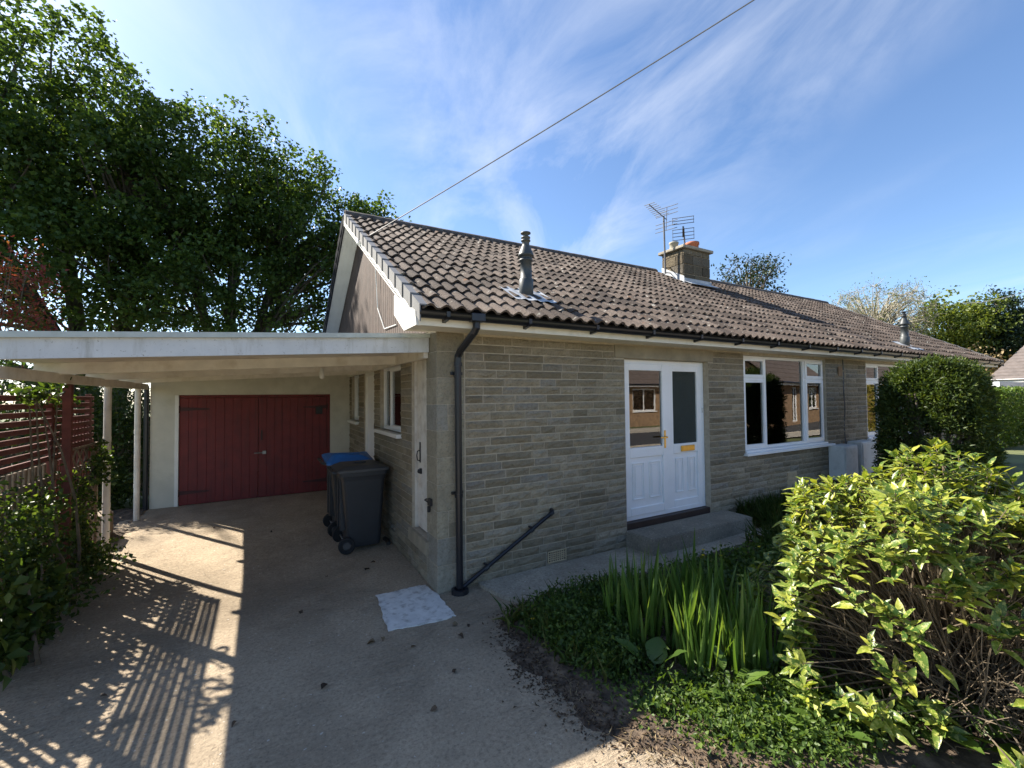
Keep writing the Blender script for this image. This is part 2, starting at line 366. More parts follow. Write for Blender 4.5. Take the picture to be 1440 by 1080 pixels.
# foliage
M['maple'] = leafmat('tree_leaf', [(0, (.042, .08, .022)), (.6, (.065, .112, .028)), (1, (.12, .17, .04))], .44)
M['shrub'] = leafmat('shrub_leaf', [(0, (.035, .065, .016)), (.6, (.065, .11, .022)), (1, (.13, .18, .035))], .4)
M['redleaf'] = leafmat('red_leaf', [(0, (.20, .03, .03)), (.5, (.26, .06, .05)), (1, (.12, .10, .03))], .35)
M['yew'] = leafmat('yew_needle', [(0, (.035, .06, .016)), (.6, (.065, .10, .022)), (1, (.12, .15, .03))], .35)
M['hedge'] = leafmat('bright_hedge_leaf', [(0, (.06, .11, .02)), (1, (.12, .18, .03))], .35)
M['gold'] = leafmat('golden_hedge_leaf', [(0, (.22, .19, .03)), (1, (.34, .28, .05))], .3)
M['lime'] = leafmat('lime_tree_leaf', [(0, (.09, .13, .025)), (1, (.17, .2, .04))], .4)
M['conifer'] = leafmat('conifer_needle', [(0, (.014, .03, .014)), (1, (.04, .065, .025))], .15)
M['aucuba'] = leafmat('spotted_laurel_leaf', [(0, (.04, .09, .016)), (.4, (.11, .175, .024)), (.75, (.24, .29, .04)), (1, (.42, .42, .06))], .3, .32, .45, (.44, .44, .12))
M['iris'] = leafmat('iris_blade', [(0, (.065, .13, .028)), (.6, (.11, .20, .04)), (1, (.19, .27, .065))], .4, .35, .45)
M['dock'] = leafmat('dock_leaf', [(0, (.05, .10, .02)), (1, (.11, .18, .03))], .35, .35, .45)
M['cover'] = leafmat('ground_cover_leaf', [(0, (.045, .085, .018)), (.6, (.085, .145, .028)), (1, (.15, .21, .045))], .4)
M['grass'] = leafmat('grass_blade', [(0, (.05, .09, .02)), (.7, (.09, .14, .03)), (1, (.2, .19, .07))], .35)
M['straw'] = leafmat('dry_stalk', [(0, (.17, .12, .06)), (1, (.38, .3, .17))], .1, .8, .1)
M['petal'] = leafmat('yellow_petal', [(0, (.75, .52, .01)), (1, (.85, .65, .02))], .25)
M['dead'] = leafmat('dead_leaf', [(0, (.04, .025, .016)), (.7, (.10, .065, .04)), (1, (.2, .14, .08))], .05, .8)

# ================================================================== ground
def gz(y):                              # the driveway climbs a little towards the garage
    u = min(1, max(0, (y-1)/4)); return .15*u*u*(3-2*u)
def sheet(name, x0, x1, y0, y1, nx, ny, mat, zf, rough=0):
    xs = np.linspace(x0, x1, nx); ys = np.linspace(y0, y1, ny)
    V = np.array([(x, y, zf(x, y) + (RNG.normal()*rough if rough else 0)) for y in ys for x in xs])
    F = np.array([(j*nx+i, j*nx+i+1, (j+1)*nx+i+1, (j+1)*nx+i) for j in range(ny-1) for i in range(nx-1)])
    return struct(link(name, np_mesh(name, V, F), mat, None, True))
sheet('ground', -300, 300, -300, 300, 4, 4, M['grassland'], lambda x, y: -.05)
sheet('driveway', -3.32, 1.4, -6.5, 5.02, 20, 70, M['drive'], lambda x, y: gz(y))
from mathutils import noise as mnoise
def fbm(x, y, sc_): return mnoise.noise(Vector((x*sc_, y*sc_, 3.1))) + .5*mnoise.noise(Vector((x*sc_*2.1, y*sc_*2.1, 7.7))) + .25*mnoise.noise(Vector((x*sc_*4.3, y*sc_*4.3, 1.7)))
def bed_edge(y): return np.interp(y, [-4.6, -3.2, -2.57, -2.05, -1.5, -.99, -.58], [1.2, .80, .42, .16, .10, .20, .48])
def bed_z(x, y):
    d = x-bed_edge(y)+.10*fbm(x, y, 2.3); return max(-.03, min(.035, d*.16)) + .014*fbm(x, y, 5) + .006*fbm(x, y, 19)
xs_ = np.concatenate([np.arange(.05, 1.5, .018), np.arange(1.5, 9.5, .12)]); ys_ = np.arange(-4.6, -.69, .026)
V = np.array([(x, y, bed_z(x, y)) for y in ys_ for x in xs_]); nx_ = len(xs_)
F = np.array([(j*nx_+i, j*nx_+i+1, (j+1)*nx_+i+1, (j+1)*nx_+i) for j in range(len(ys_)-1) for i in range(nx_-1)])
struct(link('garden_bed', np_mesh('garden_bed', V, F), M['soil'], None, True))
sheet('side_border', -4.6, -3.12, -4, 5, 24, 120, M['soil'], lambda x, y: gz(y)+.02+.03*math.sin(5*y+3*x) - .1*max(0, x+3.3), .01)
sheet('bounce_apron', -9, 9, -6.9, -4.55, 8, 4, M['drive'], lambda x, y: -.012)  # unseen pale concrete, added to bounce sunlight onto the front wall
sheet('bounce_forecourt', 1.38, 9, -4.55, -3.9, 8, 3, M['path'], lambda x, y: -.02)  # more unseen pale ground added as a bounce surface for the wall
sheet('road', -60, 80, -12.2, -7.6, 4, 4, M['asphalt'], lambda x, y: -.03)
sheet('far_pavement', -60, 80, -13.8, -12.2, 4, 3, M['pave'], lambda x, y: .03)
sheet('near_pavement', -60, 80, -7.6, -6.3, 4, 3, M['pave'], lambda x, y: .02)
struct(MB().box(-60, 80, -12.3, -12.18, -.04, .06).build('far_kerb', M['pave']))
struct(MB().box(-60, 80, -7.6, -7.48, -.04, .05).build('near_kerb', M['pave']))
struct(MB().box(15.7, 30, -4.5, -.9, -.04, .02).build('neighbour_drive', M['pave']))
# path slab along the front wall
pth = MB(); rr = random.Random(3)
edge = [(.42, -.10), (.50, -.42), (.62, -.60), (.80, -.70), (1.4, -.72), (2.2, -.74), (3.2, -.73), (4.3, -.76), (4.75, -.70), (4.8, -.02), (.42, -.02)]
pth.prism([(x, y, -.04) for x, y in edge], (0, 0, .075)); struct(pth.build('front_path', M['path']))
# white painted patch
pat = MB(); poly = [(-.53, .28), (-.555, -.08), (-.585, -.44), (-.40, -.465), (-.16, -.50), (-.015, -.49), (-.005, -.30), (-.01, -.02), (-.045, .26), (-.20, .275), (-.36, .27)]
rp = random.Random(9); rag = []
for (xa, ya), (xb, yb) in zip(poly, poly[1:]+poly[:1]):
    for k in range(7): q = k/7; rag.append((xa+(xb-xa)*q+rp.gauss(0, .006), ya+(yb-ya)*q+rp.gauss(0, .006)))
pat.prism([(x, y, .001) for x, y in rag], (0, 0, .009))
tag(pat.build('painted_patch', M['whitepaint']), 'white painted concrete square on the driveway at the house corner', 'patch')

# ================================================================== the bungalow
PARTY = 8.2; DEP = 7.46; RIDGE_Y = 3.73; EAVE_Y = -.42; SLOPE = .565; EZ = 2.70
def zr(y): return EZ + (y-EAVE_Y)*SLOPE
RA = math.atan(SLOPE)
house = thing('stone_bungalow', 'stone bungalow with brown tiled roof, white double door and brown clad gable', 'house', (0, 0, 0))
def holes_wall(mb, axis, u0, u1, z0, z1, d0, d1, holes):
    """wall along axis ('x' or 'y') from u0 to u1 with rectangular holes (u0,u1,z0,z1), thickness d0..d1"""
    us = sorted({u0, u1, *[h[0] for h in holes], *[h[1] for h in holes]}); zs = sorted({z0, z1, *[h[2] for h in holes], *[h[3] for h in holes]})
    for a, b_ in zip(us, us[1:]):
        run = None
        for c, d in zip(zs, zs[1:]):
            solid = not any(h[0] <= (a+b_)/2 <= h[1] and h[2] <= (c+d)/2 <= h[3] for h in holes)
            if solid: run = (run[0], d) if run else (c, d)
            if (not solid or d == z1) and run:
                if axis == 'x': mb.box(a, b_, d0, d1, run[0], run[1])
                else: mb.box(d0, d1, a, b_, run[0], run[1])
                run = None
DOOR = (2.50, 4.14, .0, 2.395); WIN = (4.985, 7.445, .97, 2.53)
front_holes = [DOOR, WIN]
side_holes = [(.31, .84, .44, 2.36), (1.30, 2.41, 1.47, 2.36), (2.80, 3.60, .15, 2.36), (4.03, 4.78, 1.50, 2.36)]
w = MB(); holes_wall(w, 'x', 0, PARTY, -.1, 2.72, .0015, .25, front_holes)
wall_f = w.build('front_wall', M['mortar'], house)
w = MB(); holes_wall(w, 'y', .25, DEP, -.1, 2.75, .0015, .25, side_holes)
wall_s = w.build('side_wall', M['mortar'], house)
MB().box(.25, PARTY, DEP-.25, DEP-.001, -.1, 2.72).build('rear_wall', M['stone'], house)
MB().box(PARTY-.2, PARTY, .26, DEP-.26, -.1, 2.7).build('party_wall', M['inside'], house)
MB().box(.26, PARTY-.21, .26, DEP-.26, .02, .1).build('floor', M['inside'], house)
MB().box(.255, PARTY-.205, .255, DEP-.255, 2.45, 2.5).build('ceiling', M['inside'], house)
MB().box(4.45, 4.55, .27, DEP-.27, .11, 2.44).build('partition', M['inside'], house)

def stone_mesh(rr, a, b_, z0, z1, plane, proud=.024, coarse=True):
    """rock faced stone: u a..b, z0..z1, on plane 'x' (faces -Y) or 'y' (faces -X)"""
    nu = max(3, int((b_-a)/.07)+1); nz = 3
    vs = []; 
    for j in range(nz+1):
        for i in range(nu+1):
            u = a+(b_-a)*i/nu; z = z0+(z1-z0)*j/nz
            e = (i in (0, nu)) or (j in (0, nz))
            d = rr.uniform(.0, .004) if e else proud*rr.uniform(.3, 1.0)*(1.15 if j == 2 else .8)
            if not e: u += rr.uniform(-.015, .015); z += rr.uniform(-.011, .011)
            vs.append((u, -d-.002, z) if plane == 'x' else (-d-.002, u, z))
    k = nu+1; fs = []
    for j in range(nz):
        for i in range(nu):
            q = (j*k+i, j*k+i+1, (j+1)*k+i+1, (j+1)*k+i)
            fs.append(q if plane == 'x' else q[::-1])
    back = .05; n0 = len(vs)
    for u, z in ((a, z0), (b_, z0), (b_, z1), (a, z1)): vs.append((u, back, z) if plane == 'x' else (back, u, z))
    bot = list(range(0, k)); top = list(range(nz*k, nz*k+k)); lef = [j*k for j in range(nz+1)]; rig = [j*k+nu for j in range(nz+1)]
    sides = [tuple(bot[::-1])+(n0, n0+1), tuple(top)+(n0+2, n0+3), tuple(lef)+(n0+3, n0), tuple(rig[::-1])+(n0+1, n0+2)]
    fs += sides if plane == 'x' else [s[::-1] for s in sides]
    return vs, fs
def px_area(p, q):                       # rough size in view, to rank the pieces
    c = (Vector(p)+Vector(q))/2; v = c-CAM; d = v.dot(cc)
    return 0 if d < .3 or abs(v.dot(cr)/d) > 1.2 or abs(v.dot(cu)/d) > .9 else 1/(v.length*d)
def courses(plane, u0, u1, z0, z1, ch, holes, rr, joint=.012):
    out = []; z = z0; row = 0
    while z + ch*.6 < z1:
        zt = min(z+ch, z1); spans = [(u0, u1)]
        for h in holes:
            if h[2] < zt-.02 and h[3] > z+.02:
                ns = []
                for a, b_ in spans:
                    if h[1] <= a or h[0] >= b_: ns.append((a, b_)); continue
                    if h[0] > a+.03: ns.append((a, h[0]))
                    if h[1] < b_-.03: ns.append((h[1], b_))
                spans = ns
        for a, b_ in spans:
            u = a + 0
            while u < b_-.001:
                l = rr.choice([.22, .3, .36, .44, .44, .5]) * rr.uniform(.92, 1.08)
                if b_-(u+l) < .16: l = b_-u
                out.append((u+joint/2, u+l-joint/2, z+joint/2, zt-joint/2)); u += l
        z = zt; row += 1
    return out
rr = random.Random(11); CH = .0882
st = [('x',)+s for s in courses('x', .30, PARTY, .0, 2.575, CH, [DOOR, WIN, (2.33, 4.25, 2.395, 2.56), (1.27, 1.55, .04, .185), (6.10, 6.40, .40, .61)], rr)]
st += [('y',)+s for s in courses('y', .32, 5.0, .0, 2.46, CH, side_holes + [(.24, .90, .29, .44)], rr)]
def score(s):
    u = (s[1]+s[2])/2; z = (s[3]+s[4])/2; p = (u, 0, z) if s[0] == 'x' else (0, u, z)
    return px_area(p, p) * (.62 if s[0] == 'x' else .5) * (s[2]-s[1])
st.sort(key=score, reverse=True)
rest = {'x': MB(), 'y': MB()}
for i, s in enumerate(st):
    vs, fs = stone_mesh(rr, s[1], s[2], s[3], s[4], s[0])
    if i < 300:
        mb = MB(); mb.add(vs, fs); mb.build('stone', M['stone'], wall_f if s[0] == 'x' else wall_s)
    else:
        r_ = rest[s[0]]; r_.tint = rr.random(); r_.add(vs, fs)
rest['x'].build('far_stones', M['stone'], wall_f, kind='stuff'); rest['y'].build('far_stones', M['stone'], wall_s, kind='stuff')
# quoins at the near corner
z = 0.0; k = 0
while z < 2.5:
    zt = min(z+.2646, 2.575); g = .006
    a = .298
    mb = MB(); mb.cbox(-.006, a-g, -.006, .312-g, z+g/2, zt-g/2, .006)
    if k in (2, 6):                                   # two smaller blocks in the photo
        mb = MB(); mb.cbox(-.006, .11, -.006, .312-g, z+g/2, zt-g/2, .006); o_ = mb.build('quoin_stone', M['quoin'], wall_f)
        mb = MB(); mb.cbox(.118, a-g, -.006, .10, z+g/2, z+(zt-z)*.55, .005); mb.build('quoin_stone', M['quoin'], wall_f)
        mb = MB(); mb.cbox(.118, a-g, -.005, .10, z+(zt-z)*.55+g, zt-g/2, .005)
    mb.build('quoin_stone', M['quoin'], wall_f); z = zt; k += 1
# lintel over the door, side door threshold
MB().cbox(2.335, 4.245, -.014, .06, 2.397, 2.558, .004).build('lintel', M['lintel'], house)
MB().cbox(-.035, .12, .25, .89, .295, .438, .006).build('threshold', M['lintel'], house)

# ---- windows and doors as helpers
def frame_rect(mb, axis, u0, u1, z0, z1, d0, d1, wd_):
    """four bars of a rectangular frame, width wd_, depth d0..d1, butted"""
    f = (lambda a, b_, c, d: mb.cbox(a, b_, d0, d1, c, d, .003)) if axis == 'x' else (lambda a, b_, c, d: mb.cbox(d0, d1, a, b_, c, d, .003))
    f(u0, u0+wd_, z0, z1); f(u1-wd_, u1, z0, z1); f(u0+wd_, u1-wd_, z0, z0+wd_); f(u0+wd_, u1-wd_, z1-wd_, z1)
def pane(name, axis, u0, u1, z0, z1, d, mat, parent):
    mb = MB()
    mb.box(u0, u1, d, d+.006, z0, z1) if axis == 'x' else mb.box(d, d+.006, u0, u1, z0, z1)
    return mb.build(name, mat, parent)
def casement(par, axis, u0, u1, z0, z1, d):
    s = MB(); frame_rect(s, axis, u0, u1, z0, z1, d-.018, d+.03, .052); s_ = s.build('sash', M['upvc'], par)
    pane('pane', axis, u0+.05, u1-.05, z0+.05, z1-.05, d+.008, M['glass'], par)
def front_window(par, x0, x1, z0, z1, mirror=False):
    d = .045; wn = MB(); frame_rect(wn, 'x', x0, x1, z0, z1, d, d+.07, .045)
    a = .62*(x1-x0)/2.44
    ml = x0+a-.02; mr = x1-a*.98
    wn.cbox(ml, ml+.06, d+.001, d+.069, z0+.045, z1-.045, .003); wn.cbox(mr-.06, mr, d+.001, d+.069, z0+.045, z1-.045, .003)
    zt = z1-.36
    wn.cbox(x0+.045, ml, d+.002, d+.068, zt-.025, zt+.025, .003); wn.cbox(mr, x1-.045, d+.002, d+.068, zt-.025, zt+.025, .003)
    win = wn.build('window', M['upvc'], par)
    for u0, u1 in ((x0+.03, ml+.012), (mr-.012, x1-.03)):
        casement(win, 'x', u0, u1, z0+.03, zt-.012, d); casement(win, 'x', u0, u1, zt+.012, z1-.03, d)
    pane('pane', 'x', ml+.055, mr-.055, z0+.04, z1-.04, d+.03, M['glass'], win)
    sl = MB(); sl.cbox(x0-.06, x1+.13, -.075, d-.004, z0-.075, z0-.035, .004); sl.cbox(x0+.002, x1-.002, -.02, d+.01, z0-.034, z0-.002, .003)
    sl.build('window_sill', M['upvc'], win)
    return win
front_window(house, WIN[0]+.005, WIN[1]-.005, WIN[2]+.075, WIN[3]-.002)
# front door: hinged leaf on the left, fixed side panel on the right
dx0, dx1, dz0, dz1, dd = 2.505, 4.135, .30, 2.392, .085
fr = MB(); frame_rect(fr, 'x', dx0, dx1, dz0, dz1, dd, dd+.07, .06); mx0 = 3.335
fr.cbox(mx0, mx0+.075, dd+.001, dd+.069, dz0+.06, dz1-.06, .003)
door = fr.build('front_door', M['upvc'], house)
def leaf_panel(name, x0, x1, z0, z1, gl, gx0, gx1, d):
    s = MB(); zm = 1.235
    s.cbox(x0, x0+.085, d, d+.05, z0, z1, .004); s.cbox(x1-.085, x1, d, d+.05, z0, z1, .004)
    s.cbox(x0+.085, x1-.085, d+.001, d+.049, z1-.085, z1, .004); s.cbox(x0+.085, x1-.085, d+.001, d+.049, z0, z0+.10, .004); s.cbox(x0+.085, x1-.085, d+.001, d+.049, zm-.13, zm, .004)
    s.box(x0+.08, x1-.08, d+.022, d+.034, z0+.08, zm-.12)
    leaf = s.build(name, M['upvc'], door)
    wpan = (x1-x0-.17)/2
    for k in range(2):
        a = x0+.085+wpan*k+.045; b_ = a+wpan-.09; p = MB()
        za, zb = z0+.20, zm-.20
        for e, h in ((0, .016), (.03, .008)):
            frame_rect(p, 'x', a+e, b_-e, za+e, zb-e, d+.022-h, d+.0225, .016)
        p.cbox(a+.05, b_-.05, d+.012, d+.0224, za+.05, zb-.05, .004)
        p.build('raised_panel', M['upvc'], door)
    pane('glass_pane', 'x', x0+.08, x1-.08, zm-.005, z1-.08, d+.025, gl, door)
    return leaf
leaf_panel('door_leaf', dx0+.055, mx0+.004, dz0+.055, dz1-.055, M['glass'], 0, 0, dd-.016)
leaf_panel('side_panel', mx0+.071, dx1-.055, dz0+.055, dz1-.055, M['obscure'], 0, 0, dd+.006)
hb = MB(); hb.cbox(mx0-.062, mx0-.032, dd-.026, dd-.0165, 1.20, 1.44, .003); hb.cbox(mx0-.056, mx0-.038, dd-.055, dd-.0265, 1.335, 1.36, .003); hb.cbox(mx0-.17, mx0-.038, dd-.068, dd-.0555, 1.337, 1.358, .004)
hb.build('door_handle', M['brass'], door)
lb = MB(); lb.cbox(3.63, 3.91, dd-.012, dd+.0065, 1.125, 1.205, .004); lb.cbox(3.65, 3.89, dd-.017, dd-.0125, 1.14, 1.19, .003); lb.build('letterbox', M['brass'], door)
MB().cbox(4.085, 4.115, dd-.012, dd-.0005, 1.66, 1.73, .003).build('doorbell', M['meter'], door)
MB().cbox(2.502, 4.138, .012, .16, .215, .296, .004).build('door_sill', M['darksill'], house)
MB().box(2.51, 4.13, .16, .25, .0, .298).build('sill_base', M['step'], house)
stp = MB(); stp.prism([(2.47, -.003, -.02), (2.49, -.43, -.02), (3.3, -.455, -.02), (4.42, -.44, -.02), (4.45, -.003, -.02)], (0, 0, .235)); stp.prism([(2.48, -.01, .216), (2.505, -.415, .216), (3.3, -.44, .216), (4.40, -.425, .216), (4.43, -.01, .216)], (0, 0, .008))
tag(stp.build('door_step', M['step']), 'worn concrete step below the white front door', 'step')

# side door, side windows, second side door frame
sd = MB()
for k in range(4):
    a = .325+k*.125; sd.cbox(.055, .085, a, a+.122, .46, 2.34, .004)
sdoor = sd.build('side_door', M['doorpaint'], house)
f = MB(); f.cbox(.03, .12, .312, .324, .44, 2.358, .002); f.cbox(.03, .12, .826, .838, .44, 2.358, .002); f.cbox(.03, .12, .3245, .8255, 2.342, 2.358, .002); f.build('door_frame', M['doorpaint'], sdoor)
h = MB(); h.tube([(.05, .70, 1.33), (.02, .70, 1.32), (.012, .70, 1.27), (.02, .70, 1.22), (.05, .70, 1.21)], .007, 6); h.cbox(.045, .0545, .685, .715, 1.19, 1.42, .003); h.build('pull_handle', M['iron'], sdoor)
h = MB(); h.lathe((.03, .66, 1.10), [(.02, -.02), (.026, 0), (.02, .02)], 8); h.cbox(.03, .0545, .645, .675, 1.07, 1.13, .003); h.build('latch', M['iron'], sdoor)
h = MB(); h.cbox(-.035, -.008, .12, .20, .83, .90, .004); h.tube([(-.03, .20, .86), (-.03, .30, .86), (.03, .36, .86)], .008, 6); h.cbox(-.04, -.012, .17, .20, .76, .82, .004); h.build('bolt', M['iron'], house)
for (u0, u1, z0, z1) in (side_holes[1], side_holes[3]):
    wn = MB(); frame_rect(wn, 'y', u0+.004, u1-.004, z0+.004, z1-.004, .05, .11, .05); um = (u0+u1)/2 + .1
    wn.cbox(.051, .109, um-.03, um+.03, z0+.054, z1-.054, .003); wn_ = wn.build('window', M['upvc'], house)
    casement(wn_, 'y', u0+.03, um+.01, z0+.03, z1-.03, .05)
    pane('pane', 'y', um+.03, u1-.05, z0+.05, z1-.05, .085, M['glass'], wn_)
    MB().cbox(-.075, .045, u0-.06, u1+.08, z0-.05, z0+.0, .004).build('window_sill', M['barge'], wn_)
d2 = MB(); frame_rect(d2, 'y', 2.804, 3.596, .16, 2.355, .02, .10, .07); d2_ = d2.build('kitchen_door', M['barge'], house)
d2 = MB(); d2.cbox(.045, .085, 2.876, 3.524, .232, 2.283, .004); d2.build('door_leaf', M['upvc'], d2_)
d2 = MB(); d2.cbox(.0, .0195, 2.815, 2.845, 1.42, 1.52, .004); d2.build('doorbell', M['iron'], d2_)

# air bricks, cable
v = MB()
frame_rect(v, 'x', 1.285, 1.54, .05, .18, -.022, -.0065, .012)
for k in range(7): v.box(1.297+.0289*(k+1)-.004, 1.297+.0289*(k+1)+.004, -.0212, -.0067, .0625, .1675)
for k in range(4): v.box(1.2975, 1.5275, -.0205, -.0069, .062+.0213*(k+1)-.0035, .062+.0213*(k+1)+.0035)
v = v.build('air_brick', M['vent'], wall_f); MB().box(1.287, 1.538, -.006, .01, .052, .178).build('hole_shade', M['dark'], v)  # solid dark plate behind the bars paints the shade of the holes
v = MB()
for k in range(3): v.cbox(6.11, 6.39, -.014, .03, .405+.068*k, .465+.068*k, .003)
v.build('air_brick', M['vent'], wall_f)
pts = [(8.06+.015*math.sin(z*9), -.02-.006*math.cos(z*7), z) for z in np.linspace(.9, 2.56, 24)]
MB().tube(pts, .009, 5).build('wall_cable', M['wire'], wall_f)
MB().cbox(7.86, 8.0, -.03, -.012, 2.24, 2.42, .004).build('vent_plate', M['brick'], wall_f)

# ---- roof
def roof_build(par, x0, x1, cap_left, cap_right, nparts, seed):
    rr = random.Random(seed)
    n_ = Vector((0, -math.sin(RA), math.cos(RA))); s_ = Vector((0, math.cos(RA), math.sin(RA)))
    deck = MB(); th = .06
    a = [(x0, EAVE_Y+.05, zr(EAVE_Y+.05)-.005), (x0, RIDGE_Y, zr(RIDGE_Y)-.005), (x0, RIDGE_Y, zr(RIDGE_Y)-.08), (x0, EAVE_Y+.05, zr(EAVE_Y+.05)-.075)]
    deck.prism(a, (x1-x0, 0, 0))
    roof = deck.build('roof', M['underlay'], par)
    mb = MB(); ry = 2*RIDGE_Y-EAVE_Y
    mb.prism([(x0, RIDGE_Y+.002, zr(RIDGE_Y)+.02), (x0, ry, EZ+.02), (x0, ry, EZ-.06), (x0, RIDGE_Y+.002, zr(RIDGE_Y)-.06)], (x1-x0, 0, 0)); mb.build('rear_slope', M['tile'], roof)
    # tiles
    TW, G, LEN = .30, .318, .40
    prof = []
    for i in range(19):
        u = i/18*TW; h_ = 0
        for c in (.075, .225):
            q = abs(u-c)/.052
            if q < 1: h_ = .036*math.cos(q*math.pi/2)**.8
        prof.append((u, h_))
    def tile_verts(rr):
        vs = []; w0 = rr.uniform(-.003, .003)
        for y, zb in ((0, .036), (LEN, .004)):
            for u, h_ in prof: vs.append((u+.002, y, zb+h_+w0))
        for u, h_ in prof: vs.append((u+.002, 0.004, .014+h_+w0))
        n = len(prof); fs = []
        for i in range(n-1):
            fs.append((i, i+1, n+i+1, n+i)); fs.append((2*n+i, 2*n+i+1, i+1, i))
        return vs, fs
    variants = []
    for k in range(6):
        vs, fs = tile_verts(rr); me = bpy.data.meshes.new('roof_tile'); me.from_pydata(vs, [], fs); me.materials.append(M['tile']); variants.append(me)
    spots = []
    ncol = int((x1-x0)/TW)
    for r_ in range(15):
        for c in range(ncol):
            o_ = Vector((x0+c*TW, EAVE_Y, zr(EAVE_Y))) + s_*(r_*G-.035) + n_*.0
            if CHIM and CHIM[0]-.02 < o_.x+.15 < CHIM[1]+.02 and o_.y > CHIM[2]-.25: continue
            ctr = o_+s_*.15; spots.append((px_area(ctr, ctr)*1.0, o_))
    spots.sort(key=lambda q: -q[0]); st_ = MB()
    rot = Euler((RA, 0, 0)).to_matrix()
    for i, (q, o_) in enumerate(spots):
        o_ = o_ + n_*rr.uniform(-.003, .004) + Vector((rr.uniform(-.004, .004), 0, 0)) + s_*rr.uniform(-.008, .008)
        rz = rr.uniform(-.012, .012); mrot = rot @ Euler((rr.uniform(-.01, .01), rr.uniform(-.01, .01), rz)).to_matrix()
        if i < nparts:
            ob = bpy.data.objects.new('roof_tile', variants[i % 6]); COL.objects.link(ob)
            ob.matrix_basis = Matrix.Translation(o_) @ mrot.to_4x4(); attach(ob, roof)
        else:
            vs, fs = tile_verts(rr); st_.tint = rr.random(); st_.add([o_ + mrot @ Vector(v_) for v_ in vs], fs)
    st_.build('far_roof_tiles', M['tile'], roof, kind='stuff')
    # ridge tiles
    L = .44; x = x0; k = 0
    while x < x1-.05:
        e = min(x+L, x1); mb = MB(); vs = []; fs = []; n = 9
        for xx in (x+.004, e-.004):
            for R_ in (.135, .115):
                for i in range(n):
                    a_ = R(-15)+(R(210))*i/(n-1); vs.append((xx, RIDGE_Y-R_*math.cos(a_), zr(RIDGE_Y)-.02+R_*.82*math.sin(a_)+rr.uniform(-.003, .003)))
        for i in range(n-1):
            fs.append((i, i+1, 2*n+i+1, 2*n+i)[::-1]); fs.append((i, i+1, n+i+1, n+i)); fs.append((2*n+i, 2*n+i+1, 3*n+i+1, 3*n+i)[::-1])
        mb.add(vs, fs)
        if not (CHIM and CHIM[0] < (x+e)/2 < CHIM[1]): mb.build('ridge_tile', M['ridge'], roof)
        x = e
    return roof
CHIM = (7.17, 8.13, 2.82, 3.46)
roof = roof_build(house, -.30, PARTY, True, False, 300, 21)
n_ = Vector((0, -math.sin(RA), math.cos(RA))); s_ = Vector((0, math.cos(RA), math.sin(RA)))
# verge: caps, bargeboard, soffit on both slopes of the near gable
def verge(par, x, sgn, parts=True):
    """x = outer face of the verge, sgn -1 left gable / +1 right gable"""
    for side in (1, -1):
        def P(y, dz): return Vector((x, y if side == 1 else 2*RIDGE_Y-y, zr(y)+dz))
        bb = MB(); bb.prism([P(EAVE_Y+.06, -.02), P(RIDGE_Y-.001, -.02), P(RIDGE_Y-.001, -.17), P(EAVE_Y+.06, -.17)], (-sgn*.022, 0, 0))
        bb.build('bargeboard', M['barge'] if side == 1 else M['blackpvc'], par)
        so = MB(); so.prism([P(EAVE_Y+.10, -.135), P(RIDGE_Y-.03, -.135), P(RIDGE_Y-.03, -.150), P(EAVE_Y+.10, -.150)], (-sgn*.30, 0, 0))
        so = so.build('gable_soffit', M['barge'], par)
        if side == -1:
            for k in range(3):
                g_ = MB(); g_.prism([P(EAVE_Y+.10, -.1505), P(RIDGE_Y-.05, -.1505), P(RIDGE_Y-.05, -.158), P(EAVE_Y+.10, -.158)], (-sgn*.07, 0, 0))
                for i_ in range(len(g_.v)): g_.v[i_] = (g_.v[i_][0]-sgn*(.03+.085*k), g_.v[i_][1], g_.v[i_][2])
                g_.build('soffit_strip', M['barge'], so)
        for r_ in range(15):
            y0 = EAVE_Y + (r_*.318-.06)*math.cos(RA); y1 = y0 + .325*math.cos(RA)
            mb = MB(); 
            a, b_ = P(y0, .052), P(y1, .040); c, d = P(y1, -.072), P(y0, -.088)
            o_ = Vector((sgn*.012, 0, 0))
            mb.prism([a+o_*1.6, b_+o_*.5, c+o_*.5, d+o_*1.6], (-sgn*.012, 0, 0))
            mb.prism([a+o_*1.6+Vector((0, 0, .001)), b_+o_*.5+Vector((0, 0, .001)), b_+o_*.5+Vector((0, 0, .012)), a+o_*1.6+Vector((0, 0, .014))], (-sgn*.085, 0, 0))
            mb.build('verge_cap', M['verge'] if side == 1 else M['blackpvc'], par)
verge(roof, -.305, -1)
# boxed end of the eaves
be = MB(); be.prism([(-.322, -.37, 2.567), (-.322, .02, 2.567), (-.322, .38, 2.78), (-.322, .38, 2.98), (-.322, EAVE_Y+.09, 2.70)], (.02, 0, 0)); be.build('eaves_box_end', M['barge'], roof)
MB().prism([(-.30, .02, 2.5672), (-.30, .38, 2.7802), (-.30, .38, 2.80), (-.30, .02, 2.587)], (.30, 0, 0)).build('eaves_box_base', M['barge'], roof)
